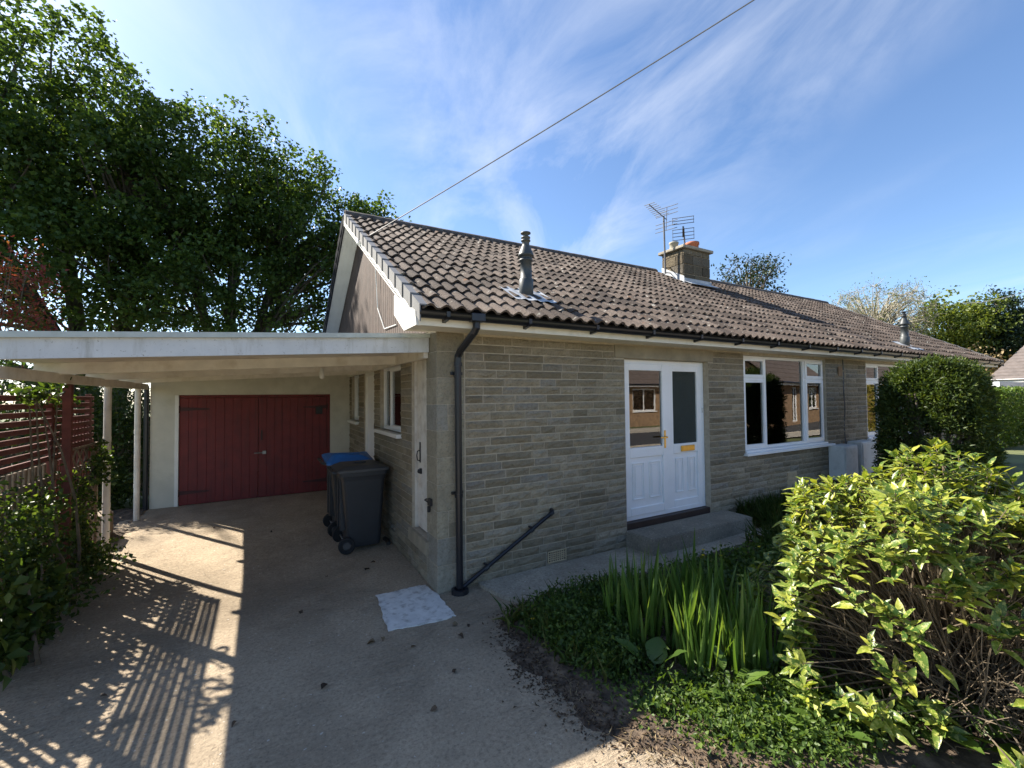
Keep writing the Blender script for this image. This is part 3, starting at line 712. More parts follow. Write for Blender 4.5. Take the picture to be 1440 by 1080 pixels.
# cladding boards of the gable
y = .0; bw = .105; k = 0
while y < DEP-.02:
    e = min(y+bw-.014, DEP)
    def zt(q): return zr(q if q <= RIDGE_Y else 2*RIDGE_Y-q)-.145
    poly = [(.0, y, 2.60), (.0, e, 2.60), (.0, e, zt(e))] + ([(.0, RIDGE_Y, zt(RIDGE_Y))] if y < RIDGE_Y < e else []) + [(.0, y, zt(y))]
    MB().prism([(-.024, p[1], p[2]) for p in poly], (.022, 0, 0)).build('cladding_board', M['cladding'], wall_s)
    y += bw; k += 1
MB().prism([(.004, .0, 2.76), (.004, DEP, 2.76), (.004, DEP, 2.9), (.004, RIDGE_Y, zr(RIDGE_Y)-.15), (.004, .0, 2.80)], (.2, 0, 0)).build('gable_core', M['underlay'], wall_s)
MB().bar((-.032, .9, 3.22), (-.032, 1.5, 3.24), .012, .05).build('gable_batten', M['cladding'], wall_s)
# fascia, soffit, gutter of a house half
def eaves(par, x0, x1, endl, endr):
    MB().box(x0, x1, -.365, -.345, 2.568, 2.70).build('fascia', M['fascia'], par)
    MB().box(x0+.002, x1-.002, -.344, .001, 2.577, 2.590).build('soffit', M['fascia'], par)
    g_ = MB(); vs = []; fs = []; n = 11; xs = list(np.arange(x0-.02, x1, 1.0))+[x1+.01]
    for xx in xs:
        for R_ in (.057, .052):
            for i in range(n):
                a = math.pi*i/(n-1); vs.append((xx, -.428-R_*math.cos(a), 2.682-R_*1.05*math.sin(a)))
    for j in range(len(xs)-1):
        for i in range(n-1):
            p = j*2*n+i; q = p+2*n
            fs.append((p, p+1, q+1, q)[::-1]); fs.append((p+n, p+n+1, q+n+1, q+n))
        fs.append((j*2*n, j*2*n+2*n, j*2*n+3*n, j*2*n+n)); fs.append((j*2*n+n-1, j*2*n+2*n-1, j*2*n+4*n-1, j*2*n+3*n-1))
    g_.add(vs, fs)
    for xx, on in ((x0-.02, endl), (x1+.01, endr)):
        if on: g_.prism([(xx, -.428-.06*math.cos(math.pi*i/8), 2.684-.065*math.sin(math.pi*i/8)) for i in range(9)], (.008 if xx < x1 else -.008, 0, 0))
    gut = g_.build('gutter', M['blackpvc'], par, True)
    x = x0+.22
    while x < x1:
        b_ = MB(); b_.prism([(x, -.3655, 2.69), (x, -.3655, 2.60), (x, -.385, 2.605), (x, -.47, 2.617), (x, -.488, 2.64), (x, -.49, 2.686), (x, -.483, 2.686), (x, -.47, 2.632), (x, -.385, 2.625)], (.035, 0, 0))
        b_.build('gutter_bracket', M['blackpvc'], gut); x += .86
    return gut
gut = eaves(house, -.30, PARTY-.003, True, False)
# downpipe with swan neck
dp = MB(); dp.tube([(.235, -.43, 2.64), (.235, -.43, 2.57), (.225, -.40, 2.53), (.20, -.12, 2.38), (.195, -.075, 2.33), (.195, -.07, 2.27)], .036, 10)
dp.tube([(.195, -.07, 2.275), (.197, -.07, 1.2), (.20, -.07, .05)], .0345, 10)
for z in (2.25, .95): dp.tube([(.196, -.07, z-.02), (.196, -.07, z+.02)], .041, 10)
dp.cbox(.165, .305, -.492, -.40, 2.62, 2.695, .006)
dpo = dp.build('downpipe', M['blackpvc'], house)
for z in (2.16, .97): MB().cbox(.135, .26, -.035, -.0135, z-.015, z+.015, .003).build('pipe_clip', M['blackpvc'], dpo)
dr = MB(); dr.lathe((.20, -.075, -.02), [(.09, 0), (.085, .06), (.06, .065), (.05, .03)], 12); dr.build('drain_hopper', M['blackpvc'], dpo)
wp = MB(); wp.tube([(1.335, .01, .645), (1.335, -.04, .645), (1.325, -.06, .64), (1.29, -.065, .61), (.30, -.065, .075), (.24, -.07, .045)], .021, 8)
for q in (.25, .8): 
    p = Vector((1.29, -.065, .61)).lerp(Vector((.30, -.065, .075)), q); wp.tube([p-Vector((.02, 0, .011)), p+Vector((.02, 0, .011))], .027, 8); wp.cbox(p.x-.012, p.x+.012, p.y, -.0145, p.z+.018, p.z+.036, .002)
wp.tube([(1.325, -.064, .632), (1.285, -.066, .608)], .027, 8)
wp.build('waste_pipe', M['blackpvc'], house)
# flue
def flue(par, x, y, s=1.0):
    b_ = Vector((x, y, zr(y)+.02)); fl = MB()
    fl.lathe(b_, [(.085*s, -.08), (.085*s, .20*s), (.075*s, .215*s), (.068*s, .22*s), (.068*s, .42*s), (.082*s, .425*s), (.082*s, .44*s), (.07*s, .445*s), (.07*s, .475*s), (.095*s, .478*s), (.09*s, .505*s), (.05*s, .60*s), (.044*s, .61*s), (.044*s, .66*s), (.056*s, .662*s), (.056*s, .674*s), (.042*s, .68*s), (.042*s, .695*s), (.056*s, .70*s), (.052*s, .712*s), (.03*s, .72*s), (.03*s, .75*s), (.06*s, .752*s), (.058*s, .765*s), (.01*s, .78*s)], 18)
    f_ = fl.build('flue', M['fluegrey'], par, True)
    ap = MB(); nx_, ny_ = 14, 10; vs = []
    for j in range(ny_+1):
        for i in range(nx_+1):
            u = -.27+.54*i/nx_; v_ = -.24+.46*j/ny_
            hh = .052 + .016*max(0, math.cos((u+.015)*2*math.pi/.15)) 
            vs.append(Vector((x+u, y, zr(y))) + s_*v_ + n_*hh)
    ap.add(vs, [(j*(nx_+1)+i, j*(nx_+1)+i+1, (j+1)*(nx_+1)+i+1, (j+1)*(nx_+1)+i) for j in range(ny_) for i in range(nx_)])
    ap.build('flue_flashing', M['lead'], f_, True)
flue(roof, 1.19, .23)
# chimney
ch = MB(); x0, x1, y0, y1 = CHIM; zt_ = 5.40
ch.box(x0+.01, x1-.01, y0+.01, y1-.01, 4.2, zt_); chim = ch.build('chimney', M['mortar'], house)
rr = random.Random(5); z = 4.33; row = 0
while z < zt_-.02:
    hh = min(.235, zt_-z); g = .012
    for face in ('f', 'l', 'r'):
        u0, u1 = (x0, x1) if face == 'f' else (y0+.012, y1)
        cuts = [u0, u0+(u1-u0)*(.36 if row % 2 else .62)+rr.uniform(-.05, .05), u1]
        if face == 'f' and row % 2 == 0: cuts = [u0, u0+.33, u0+.68, u1]
        for a, b_ in zip(cuts, cuts[1:]):
            mb = MB(); p = rr.uniform(.002, .012)
            if face == 'f': mb.cbox(a+g/2, b_-g/2, y0-p, y0+.05, z+g/2, z+hh-g/2, .006)
            elif face == 'l': mb.cbox(x0-p, x0+.05, a+g/2, b_-g/2, z+g/2, z+hh-g/2, .006)
            else: mb.cbox(x1-.05, x1+p, a+g/2, b_-g/2, z+g/2, z+hh-g/2, .006)
            mb.build('chimney_stone', M['chimstone'], chim)
    z += hh; row += 1
MB().cbox(x0-.07, x1+.07, y0-.07, y1+.07, zt_+.002, zt_+.075, .012).build('chimney_cap', M['step'], chim)
MB().lathe((x0+.25, y1-.16, zt_+.07), [(.12, 0), (.105, .06), (.10, .20), (.115, .21), (.115, .25), (.085, .25)], 14).build('chimney_pot', M['potgrey'], chim, True)
MB().lathe((x1-.30, y0+.26, zt_+.07), [(.15, 0), (.145, .17), (.165, .18), (.165, .24), (.13, .24)], 14).build('chimney_pot', M['terracotta'], chim, True)
fb = MB(); fb.prism([(x0-.016, y0-.02, zr(y0)+.02), (x0-.016, y1, zr(y1)+.02), (x0-.016, y1, zr(y1)+.20), (x0-.016, y0-.02, zr(y0)+.20)], (.004, 0, 0))
fb.obox(Vector((x0-.03, y0-.02, zr(y0)+.03)) - s_*.22 + n_*.05, (x1-x0+.06, 0, 0), s_*.22, n_*.006); fb.box(x0-.02, x1+.02, y0-.026, y0-.018, zr(y0)+.04, zr(y0)+.16); fb.build('chimney_flashing', M['lead'], chim)
# aerials on the chimney
def yagi(loc_base, ztop, mast, boom_dir, grp, label, kind):
    t_ = thing('tv_aerial', label, 'aerial', loc_base)
    b_ = Vector(loc_base); MB().tube([b_, (b_.x+mast[0], b_.y+mast[1], ztop)], .021, 8).build('mast', M['aerial'], t_)
    top = Vector((b_.x+mast[0], b_.y+mast[1], ztop)); d = Vector(boom_dir).normalized(); sd_ = d.cross(Vector((0, 0, 1))).normalized(); up = sd_.cross(d)
    if kind == 0:
        MB().tube([top-d*.15+Vector((0, 0, -.02)), top+d*.75+Vector((0, 0, -.02))], .012, 6).build('boom', M['aerial'], t_)
        for k in range(8):
            p = top+d*(.08+.09*k); L = .17-.006*k
            MB().tube([p-sd_*L, p+sd_*L], .008, 5).build('element', M['aerial'], t_)
        for zz_ in (-.30, -.2, -.1, .10, .2, .3):
            p = top-d*.15+up*zz_; MB().tube([p-sd_*.28, p+sd_*.28], .008, 5).build('element', M['aerial'], t_)
        MB().tube([top-d*.15-up*.31, top-d*.15+up*.31], .008, 5).build('reflector_bar', M['aerial'], t_)
    else:
        for zz_ in (-.34, -.25, -.16, -.07, .07, .15, .23):
            p = top+up*zz_; MB().tube([p-sd_*.26, p+sd_*.26], .009, 5).build('element', M['aerial'], t_)
        for u in (-.25, .25):
            for za, zb in ((-.35, -.06), (.06, .24)): MB().tube([top+sd_*u+up*za, top+sd_*u+up*zb], .006, 5).build('reflector_bar', M['aerial'], t_)
        p = top+d*.08
        MB().bar(p-up*.30, p-up*.12+d*.10, .06, .05, sd_).build('dipole_box', M['iron'], t_)
    return t_
a1 = yagi((6.98, 3.20, 4.86), 6.26, (-.02, 0), (-.95, -.26, .12), None, 'aerial with swept boom on tall mast left of the chimney pots', 0)
MB().tube([(6.98, 3.20, 5.0), (7.18, 3.20, 5.02)], .012, 6).build('bracket', M['iron'], a1); MB().tube([(6.98, 3.20, 4.88), (7.18, 3.20, 4.9)], .012, 6).build('bracket', M['iron'], a1)
yagi((7.86, 3.30, 5.47), 6.20, (-.08, 0), (-.76, -.65, 0), None, 'flat grid aerial on mast behind the terracotta chimney pot', 1)
# telephone wire bracket and cables
def on_ray(pxl, pyl, dist):
    v_ = cr*((pxl-720)/616.8) + cu*((540-pyl)/616.8) + cc; return CAM + v_.normalized()*dist
hk = Vector((-.335, 2.28, zr(2.28)-.10))
E_ = CAM + (cr*((1075-720)/616.8) + cu*((540+24)/616.8) + cc)*5.0; far = hk + (E_-hk)*2.0
wp_ = [hk.lerp(far, q) - Vector((0, 0, .12*4*q*(1-q))) for q in np.linspace(0, 1, 40)]
wr = MB(); wr.tube(wp_, .008, 5); tag(wr.build('telephone_wire', M['wire']), 'overhead telephone wire running from the gable hook across the sky', 'wire')
pole = thing('telegraph_pole', 'wooden telegraph pole by the road that carries the telephone wire', 'pole', (far.x, far.y, 0))
MB().tube([(far.x, far.y, -.2), (far.x, far.y, far.z+.4)], [.14, .10], 10).build('shaft', M['oldwood'], pole)
MB().bar((far.x-.3, far.y, far.z+.1), (far.x+.3, far.y, far.z+.1), .08, .08).build('crossarm', M['oldwood'], pole)
wr = MB(); wr.tube([hk+Vector((0, 0, .0)), hk+Vector((.02, -.02, -.05)), hk+Vector((.25, .05, -.25)), hk+Vector((.29, .08, -.9)), hk+Vector((.295, -.3, -1.25)), hk+Vector((.30, -.9, -1.28))], .007, 5); wr.tube([hk-Vector((.0, .03, .03)), hk+Vector((.0, .03, .03))], .022, 8); wr.build('gable_cable', M['wirewhite'], roof)
p0, p1 = on_ray(1352, 426, 34), on_ray(1480, 394, 26)
tag(MB().tube([p0.lerp(p1, q)-Vector((0, 0, .25*4*q*(1-q))) for q in np.linspace(0, 1, 12)], .012, 5).build('far_wire', M['wire']), 'thin overhead cable above the far trees', 'wire')

# ================================================================== the attached neighbour
NX1 = 15.35
nb = thing('attached_bungalow', 'attached neighbouring stone bungalow continuing the same roof behind the yew', 'house', (PARTY+.01, 0, 0))
NW = (9.01, 11.45, .97, 2.52)
w = MB(); holes_wall(w, 'x', PARTY+.002, NX1-.25, -.1, 2.72, .0015, .25, [NW]); nwall = w.build('front_wall', M['mortar'], nb)
MB().box(NX1-.25, NX1-.001, .006, DEP, -.1, 2.75).build('end_wall', M['stone'], nb)
MB().box(PARTY+.002, NX1-.26, DEP-.25, DEP-.001, -.1, 2.72).build('rear_wall', M['stone'], nb)
MB().box(PARTY+.01, NX1-.26, .255, DEP-.255, 2.55, 2.6).build('ceiling', M['inside'], nb)
MB().box(PARTY+.01, NX1-.26, .255, DEP-.255, .02, .1).build('floor', M['inside'], nb)
rr = random.Random(13); fs_ = MB()
stn = courses('x', PARTY+.005, NX1, .0, 2.575, CH, [NW], rr); stn.sort(key=lambda s: s[0])
for i, s in enumerate(stn):
    vs, fs = stone_mesh(rr, s[0], s[1], s[2], s[3], 'x')
    if s[0] < 9.0 and i < 120: mb = MB(); mb.add(vs, fs); mb.build('stone', M['stone'], nwall)
    else: fs_.tint = rr.random(); fs_.add(vs, fs)
fs_.build('far_stones', M['stone'], nwall, kind='stuff')
front_window(nb, NW[0]+.005, NW[1]-.005, NW[2]+.075, NW[3]-.002)
CH_SAVE = CHIM; 
nroof = roof_build(nb, PARTY+.004, NX1+.25, False, True, 150, 31)
verge(nroof, NX1+.255, 1)
eaves(nb, PARTY+.003, NX1+.25, False, True)
flue(nroof, 10.72, -.06)
MB().prism([(NX1-.02, .0, 2.76), (NX1-.02, DEP, 2.76), (NX1-.02, RIDGE_Y, zr(RIDGE_Y)-.15)], (.02, 0, 0)).build('gable_wall', M['cladding'], nb)
# meter boxes
def meter(x0, x1, z0, z1, dp_, label):
    t_ = thing('meter_box', label, 'meter box', ((x0+x1)/2, -dp_, 0))
    MB().cbox(x0, x1, -dp_, -.016, z0, z1, .012).build('cabinet', M['meter'], t_)
    MB().cbox(x0+.03, x1-.03, -dp_-.014, -dp_-.0005, z0+.03, z1-.03, .006).build('cabinet_door', M['meter'], t_)
    for x in (x0+.05, x1-.05): MB().tube([(x, -dp_*.6, -.03), (x, -dp_*.6, z0+.005)], .022, 8).build('leg', M['meter'], t_)
meter(7.42, 7.92, .36, .98, .27, 'stained grey meter cabinet on legs just right of the window sill')
meter(8.12, 8.72, .38, 1.01, .25, 'cleaner white meter cabinet on legs beside the dark yew')

# ================================================================== carport
def zc(x): return 2.40 + .056*x            # underside of the deck
cp = thing('carport', 'flat roofed white carport on thin posts beside the bungalow', 'carport', (-3.1, .2, 0))
XL = -3.30
dk = MB(); dk.prism([(XL, .235, zc(XL)+.06), (-.03, .235, zc(0)+.06), (-.03, .235, zc(0)+.135), (XL, .235, zc(XL)+.135)], (0, 4.75, 0)); dk.build('roof_deck', M['cp_deck'], cp)
fa = MB(); fa.prism([(XL, .20, zc(XL)-.012), (-.012, .20, zc(0)-.012), (-.012, .20, zc(0)+.165), (XL, .20, zc(XL)+.165)], (0, .032, 0)); fa.build('fascia_board', M['cp_paint'], cp)
tr_ = MB(); tr_.prism([(XL-.01, .165, zc(XL)+.135), (-.008, .165, zc(0)+.135), (-.008, .165, zc(0)+.178), (XL-.01, .165, zc(XL)+.178)], (0, .034, 0)); tr_.prism([(XL-.01, .1995, zc(XL)+.168), (-.008, .1995, zc(0)+.168), (-.008, .1995, zc(0)+.179), (XL-.01, .1995, zc(XL)+.179)], (0, 4.8, 0)); tr_.build('roof_trim', M['trim'], cp)
for y in (1.36, 2.68, 4.02):
    MB().prism([(XL+.02, y, zc(XL)-.06), (-.055, y, zc(0)-.06), (-.055, y, zc(0)+.058), (XL+.03, y, zc(XL)+.058)], (0, .05, 0)).build('joist', M['cp_white'], cp)
for k in range(15):
    y = .26+.315*k; MB().prism([(XL+.02, y, zc(XL)+.046), (-.056, y, zc(0)+.046), (-.056, y, zc(0)+.0595), (XL+.02, y, zc(XL)+.0595)], (0, .296, 0)).build('soffit_board', M['cp_deck'], cp)
MB().prism([(-.054, .24, zc(0)-.07), (-.008, .24, zc(0)-.07), (-.008, .24, zc(0)+.056), (-.054, .24, zc(0)+.056)], (0, 4.74, 0)).build('wall_plate', M['cp_white'], cp)
MB().prism([(-3.17, .24, zc(-3.1)-.135), (-3.11, .24, zc(-3.1)-.135), (-3.11, .24, zc(-3.1)-.047), (-3.17, .24, zc(-3.1)-.047)], (0, 4.72, 0)).build('edge_beam', M['cp_white'], cp)
for y, x in ((2.95, -3.14), (4.33, -3.12)):
    p = MB(); p.tube([(x, y, gz(y)-.02), (x, y, zc(x)-.134)], .037, 12)
    for zz_ in (.62, 1.42): p.tube([(x, y, zz_), (x, y, zz_+.06)], .040, 12)
    p.build('post', M['cp_white'], cp, False)
for y in (1.72, .32):
    MB().cbox(-3.18, -3.115, y-.032, y+.032, -.02, zc(-3.15)-.136, .004).build('red_post', M['redfence'], cp)
bl = MB(); bl.lathe((-.77, 2.60, 2.20), [(.012, -.005), (.03, .01), (.034, .04), (.03, .09), (.025, .10), (.025, .145), (.006, .15), (.006, .206)], 12); bl.build('lamp_bulb', M['bulb'], cp, True)

# ================================================================== garage
gr = thing('garage', 'cream rendered garage with wide dark red timber double doors', 'garage', (-1.55, 5, .1))
gh = (-2.77, -.36, .0, 2.0)
w = MB(); holes_wall(w, 'x', -3.09, -.004, -.05, 2.46, 5.0, 5.2, [gh]); w.build('front_wall', M['render'], gr)
MB().box(-3.088, -2.9, 5.201, 10, -.05, 2.3).build('side_wall', M['render'], gr); MB().box(-.2, -.004, 5.201, 10, -.05, 2.3).build('side_wall', M['render'], gr); MB().box(-2.899, -.201, 9.8, 10, -.05, 2.3).build('rear_wall', M['render'], gr)
MB().prism([(-3.3, 5.0, zc(-3.3)+.061), (-.03, 5.0, zc(0)+.061), (-.03, 5.0, zc(0)+.13), (-3.3, 5.0, zc(-3.3)+.13)], (0, 5.2, 0)).build('flat_roof', M['cp_paint'], gr)
f = MB(); f.cbox(-2.768, -2.715, 4.985, 5.10, .10, 1.998, .003); f.build('door_frame', M['barge'], gr)
f = MB(); f.cbox(-.415, -.362, 5.02, 5.10, .10, 1.998, .003); f.cbox(-2.714, -.416, 5.021, 5.099, 1.955, 1.998, .003); f.build('door_frame', M['redpaint'], gr)
for nm, a, b_ in (('l', -2.712, -1.568), ('r', -1.562, -.418)):
    bk = MB(); bk.box(a, b_, 5.045, 5.06, .155, 1.95); leaf = bk.build('door_leaf', M['redpaint'], gr)
    nbd = 9; w_ = (b_-a)/nbd
    for k in range(nbd): MB().cbox(a+k*w_+.001, a+(k+1)*w_-.001, 5.018, 5.0445, .155, 1.95, .0025).build('door_board', M['redpaint'], leaf)
    hx = a if nm == 'l' else b_; sg = 1 if nm == 'l' else -1
    for z in (.36, 1.76):
        hg = MB(); hg.prism([(hx, 5.008, z-.035), (hx, 5.008, z+.035), (hx+sg*.42, 5.008, z+.012), (hx+sg*.42, 5.008, z-.012)], (0, .0095, 0)); hg.tube([(hx, 5.005, z-.06), (hx, 5.005, z+.06)], .012, 8); hg.build('strap_hinge', M['darkred'], leaf)
hp = MB(); hp.tube([(-1.63, 5.0, .95), (-1.47, 5.0, .955)], .012, 6); hp.cbox(-1.50, -1.44, 4.99, 5.0175, .925, .985, .004); hp.build('hasp', M['steel'], gr)
MB().cbox(-1.52, -1.50, 4.98, 5.0175, 1.18, 1.36, .003).build('pull_handle', M['iron'], gr)
MB().cbox(-.62, -.50, 4.995, 5.0175, 1.62, 1.76, .005).build('lock_box', M['iron'], gr)
dp2 = MB(); dp2.tube([(-3.135, 4.97, .12), (-3.135, 4.97, 2.15)], .034, 10); tag(dp2.build('garage_downpipe', M['blackpvc']), 'black downpipe at the outer corner of the garage', 'downpipe')

# ================================================================== wheelie bins
def bin_(yc, lid_mat, body_mat, label, xo=0, warp=0):
    """back with wheels towards -X, front towards the house wall"""
    z0 = gz(yc); xb, xf = -.66+xo, -.12+xo
    t_ = thing('wheelie_bin', label, 'bin', (-.4+xo, yc, z0), None)
    def ring(xa, xb_, hy, z, n=5, r=.05):
        pts = []
        for cx, cy, a0 in ((xb_-r, yc+hy-r, 0), (xa+r, yc+hy-r, 90), (xa+r, yc-hy+r, 180), (xb_-r, yc-hy+r, 270)):
            for k in range(n): a = R(a0+90*k/(n-1)); pts.append((cx+r*math.cos(a), cy+r*math.sin(a), z))
        return pts
    b_ = MB(); lv = [(.05, -.54, -.16, .215), (.10, -.56, -.15, .222), (.30, -.575, -.14, .235), (.60, -.60, -.125, .25), (.88, -.625, -.11, .27), (.935, -.64, -.10, .28), (.94, -.665, -.085, .30), (.985, -.668, -.082, .302), (.985, -.645, -.105, .28)]
    vs = []; n = 20
    for z, xa, xb_, hy in lv: vs += ring(xa+xo, xb_+xo, hy, z0+z)
    fs = [(j*n+i, j*n+(i+1)%n, (j+1)*n+(i+1)%n, (j+1)*n+i) for j in range(len(lv)-1) for i in range(n)]
    fs.append(tuple(range(n-1, -1, -1))); fs.append(tuple((len(lv)-1)*n+i for i in range(n)))
    b_.add(vs, fs)
    for dy in (-.10, .10): b_.cbox(-.635+xo, -.56+xo, yc+dy-.02, yc+dy+.02, z0+.25, z0+.93, .006)
    for dy in (-.16, .0, .16): b_.cbox(-.115+xo, -.085+xo, yc+dy-.008, yc+dy+.008, z0+.86, z0+.937, .003)
    b_.build('body', body_mat, t_)
    l = MB(); vs = []; m_ = [(.99, -.69, -.06, .315), (1.018, -.69, -.06, .315), (1.035, -.66, -.10, .29), (1.062, -.60, -.17, .24), (1.066, -.56, -.22, .2)]
    for z, xa, xb_, hy in m_: vs += ring(xa+xo, xb_+xo, hy, z0+z)
    vs = [(x, y, z + warp*.035*math.sin((x*7+y*5))+warp*.02*math.sin(y*14)) for x, y, z in vs]
    fs = [(j*n+i, j*n+(i+1)%n, (j+1)*n+(i+1)%n, (j+1)*n+i) for j in range(len(m_)-1) for i in range(n)]
    fs.append(tuple(range(n-1, -1, -1))); fs.append(tuple((len(m_)-1)*n+i for i in range(n))); l.add(vs, fs)
    lid = l.build('lid', lid_mat, t_)
    MB().cbox(-.45+xo, -.30+xo, yc-.05, yc+.05, z0+1.066, z0+1.085, .008).build('lid_grip', lid_mat, lid)
    hd = MB(); hd.tube([(-.69+xo, yc-.26, z0+.985), (-.735+xo, yc-.25, z0+1.0), (-.735+xo, yc+.25, z0+1.0), (-.69+xo, yc+.26, z0+.985)], .016, 8); hd.build('handle', body_mat, t_)
    MB().tube([(-.575+xo, yc-.29, z0+.10), (-.575+xo, yc+.29, z0+.10)], .012, 8).build('axle', M['steel'], t_)
    for sy in (-1, 1):
        wv = MB(); yy = yc+sy*.262; vs = []; n2 = 24
        for rad, dy in ((.035, -.022), (.075, -.022), (.082, -.028), (.098, -.024), (.10, 0), (.098, .024), (.082, .028), (.075, .022), (.035, .022)):
            for k in range(n2): a = 2*math.pi*k/n2; vs.append((-.575+xo+rad*math.cos(a), yy+dy, z0+.10+rad*math.sin(a)))
        fs = [(j*n2+i, j*n2+(i+1)%n2, (j+1)*n2+(i+1)%n2, (j+1)*n2+i) for j in range(8) for i in range(n2)] + [tuple(range(n2-1, -1, -1)), tuple(8*n2+i for i in range(n2))]
        wv.add(vs, fs); wh = wv.build('wheel', M['rubber'], t_)
        hb_ = MB(); hb_.tube([(-.575+xo, yy+sy*.0225, z0+.10), (-.575+xo, yy+sy*.034, z0+.10)], [.05, .04], 12); hb_.build('hub', M['binlid'], wh)
bin_(1.84, M['binlid'], M['bin'], 'charcoal wheelie bin with dark grey lid standing by the side wall', -.02)
bin_(2.52, M['blue'], M['bin'], 'wheelie bin with buckled bright blue lid behind the grey lidded bin', -.06, 1)
MB_ = MB(); MB_.tube([(-.07, 1.66, .03), (-.05, 1.78, .035), (-.06, 1.9, .03)], .03, 7); tag(MB_.build('drain_grate', M['iron']), 'small dark drain pipe stub at the wall foot beside the bin', 'drain')

# ================================================================== boundary fence on the left
fn = thing('slatted_fence', 'red brown slatted fence with pickets overgrown by shrubs', 'fence', (-3.27, 1.5, 0))
rr = random.Random(8)
for k in range(9):
    z = 1.36+.071*k
    MB().cbox(-3.262+rr.uniform(-.003, .003), -3.245, -.6, 2.88, z, z+.046, .003).build('slat', M['redfence'], fn)
for y in (-.6, 1.78, 2.84): MB().cbox(-3.31, -3.264, y-.03, y+.03, -.05, 2.0, .004).build('fence_post', M['redfence'], fn)
y = -.55
while y < 2.8:
    MB().cbox(-3.300, -3.284, y, y+.05, .08, 1.33+.42*(y > 2.15), .003).build('picket', M['oldwood'] if y < 1.7 else M['redfence'], fn); y += .096
for z in (.35, 1.15): MB().cbox(-3.283, -3.2635, -.58, 2.82, z, z+.05, .003).build('rail', M['oldwood'], fn)
lt = thing('trellis', 'diagonal lattice trellis behind the white post at the driveway edge', 'trellis', (-3.2, 2.4, 0))
for sgn in (1, -1):
    for k in range(13):
        c = -1.4+.2*k
        p0 = (2.0, .15+c) if sgn == 1 else (2.0, 1.45-c); 
        L_ = .88; pa = [2.0, p0[1]]; pb = [2.0+L_, p0[1]+sgn*L_]
        # clip to z .12 .. 1.45
        def cl(p, q):
            (a, b_), (c_, d_) = p, q; ts = [0, 1]
            for lim in (.12, 1.40):
                if (b_-lim)*(d_-lim) < 0: ts.append((lim-b_)/(d_-b_))
            ts.sort(); best = None
            for t0, t1 in zip(ts, ts[1:]):
                zm = b_+(d_-b_)*(t0+t1)/2
                if .12 <= zm <= 1.40: best = (t0, t1)
            if not best: return None
            return [(a+(c_-a)*t_, b_+(d_-b_)*t_) for t_ in best]
        r_ = cl(pa, pb)
        if r_ and abs(r_[0][0]-r_[1][0]) > .05:
            xx = -3.225 if sgn == 1 else -3.2165
            MB().bar((xx, r_[0][0], r_[0][1]), (xx, r_[1][0], r_[1][1]), .008, .026, (1, 0, 0) if False else (0, 0, 1)).build('lattice_strip', M['oldwood'], lt)
for y in (1.985, 2.895): MB().cbox(-3.235, -3.207, y-.015, y+.015, .0, 1.43, .003).build('frame_bar', M['oldwood'], lt)
MB().cbox(-3.235, -3.207, 2.0005, 2.8795, 1.405, 1.43, .003).build('frame_bar', M['oldwood'], lt)
pl = MB(); pl.cbox(-3.62, -3.24, 3.30, 3.72, .04, .44, .02); pl.cbox(-3.60, -3.26, 3.32, 3.70, .441, .455, .004)
tag(pl.build('planter_block', M['oldwood']), 'low brown weathered block behind the white carport post', 'planter')
bf = thing('dark_board_fence', 'dark boarded fence in deep shade left of the garage', 'fence', (-4.2, 7.2, 0))
for k in range(14): MB().cbox(-5.6+.18*k, -5.6+.18*k+.172, 7.2, 7.22, .0, 1.55+.01*(k % 3), .004).build('board', M['oldwood'], bf)

# ================================================================== foliage
def cloud(name, mat, parent, P, L, W, up=.4, kind=None, fold=.25, droop=.1, jit=1.0):
    if P[:, 1].mean() > 3.5 and P[:, 0].mean() < 2:       # leave the gap in the trees through which the sun reaches the drive
        q = P[:, :2] + P[:, 2:3]*np.array([[.715, -.965]]); e = RNG.normal(size=len(P))*.12
        P = P[~((q[:, 0] > -3.3+e) & (q[:, 0] < -1.45) & (q[:, 1] > -.6) & (q[:, 1] < 3.9+e*3))]
    n = len(P); D = unit(RNG.normal(size=(n, 3))*jit + np.array([0, 0, -.15])); Nn = unit(RNG.normal(size=(n, 3)) + np.array([0, 0, up*2.5]))
    me = leaf_mesh(name, P, D, Nn, L*RNG.uniform(.7, 1.25, n), W*RNG.uniform(.75, 1.2, n), fold, droop)
    return link(name, me, mat, parent, False, kind)
def rnd_ell(n, c, r, shell=.0):
    d = unit(RNG.normal(size=(n, 3))); q = (shell**3 + (1-shell**3)*RNG.random(n))**(1/3)
    return np.array(c) + d*q[:, None]*np.array(r)
def bez(a, b_, c, n): 
    a, b_, c = map(np.array, (a, b_, c)); t_ = np.linspace(0, 1, n)[:, None]; return (1-t_)**2*a + 2*t_*(1-t_)*b_ + t_**2*c
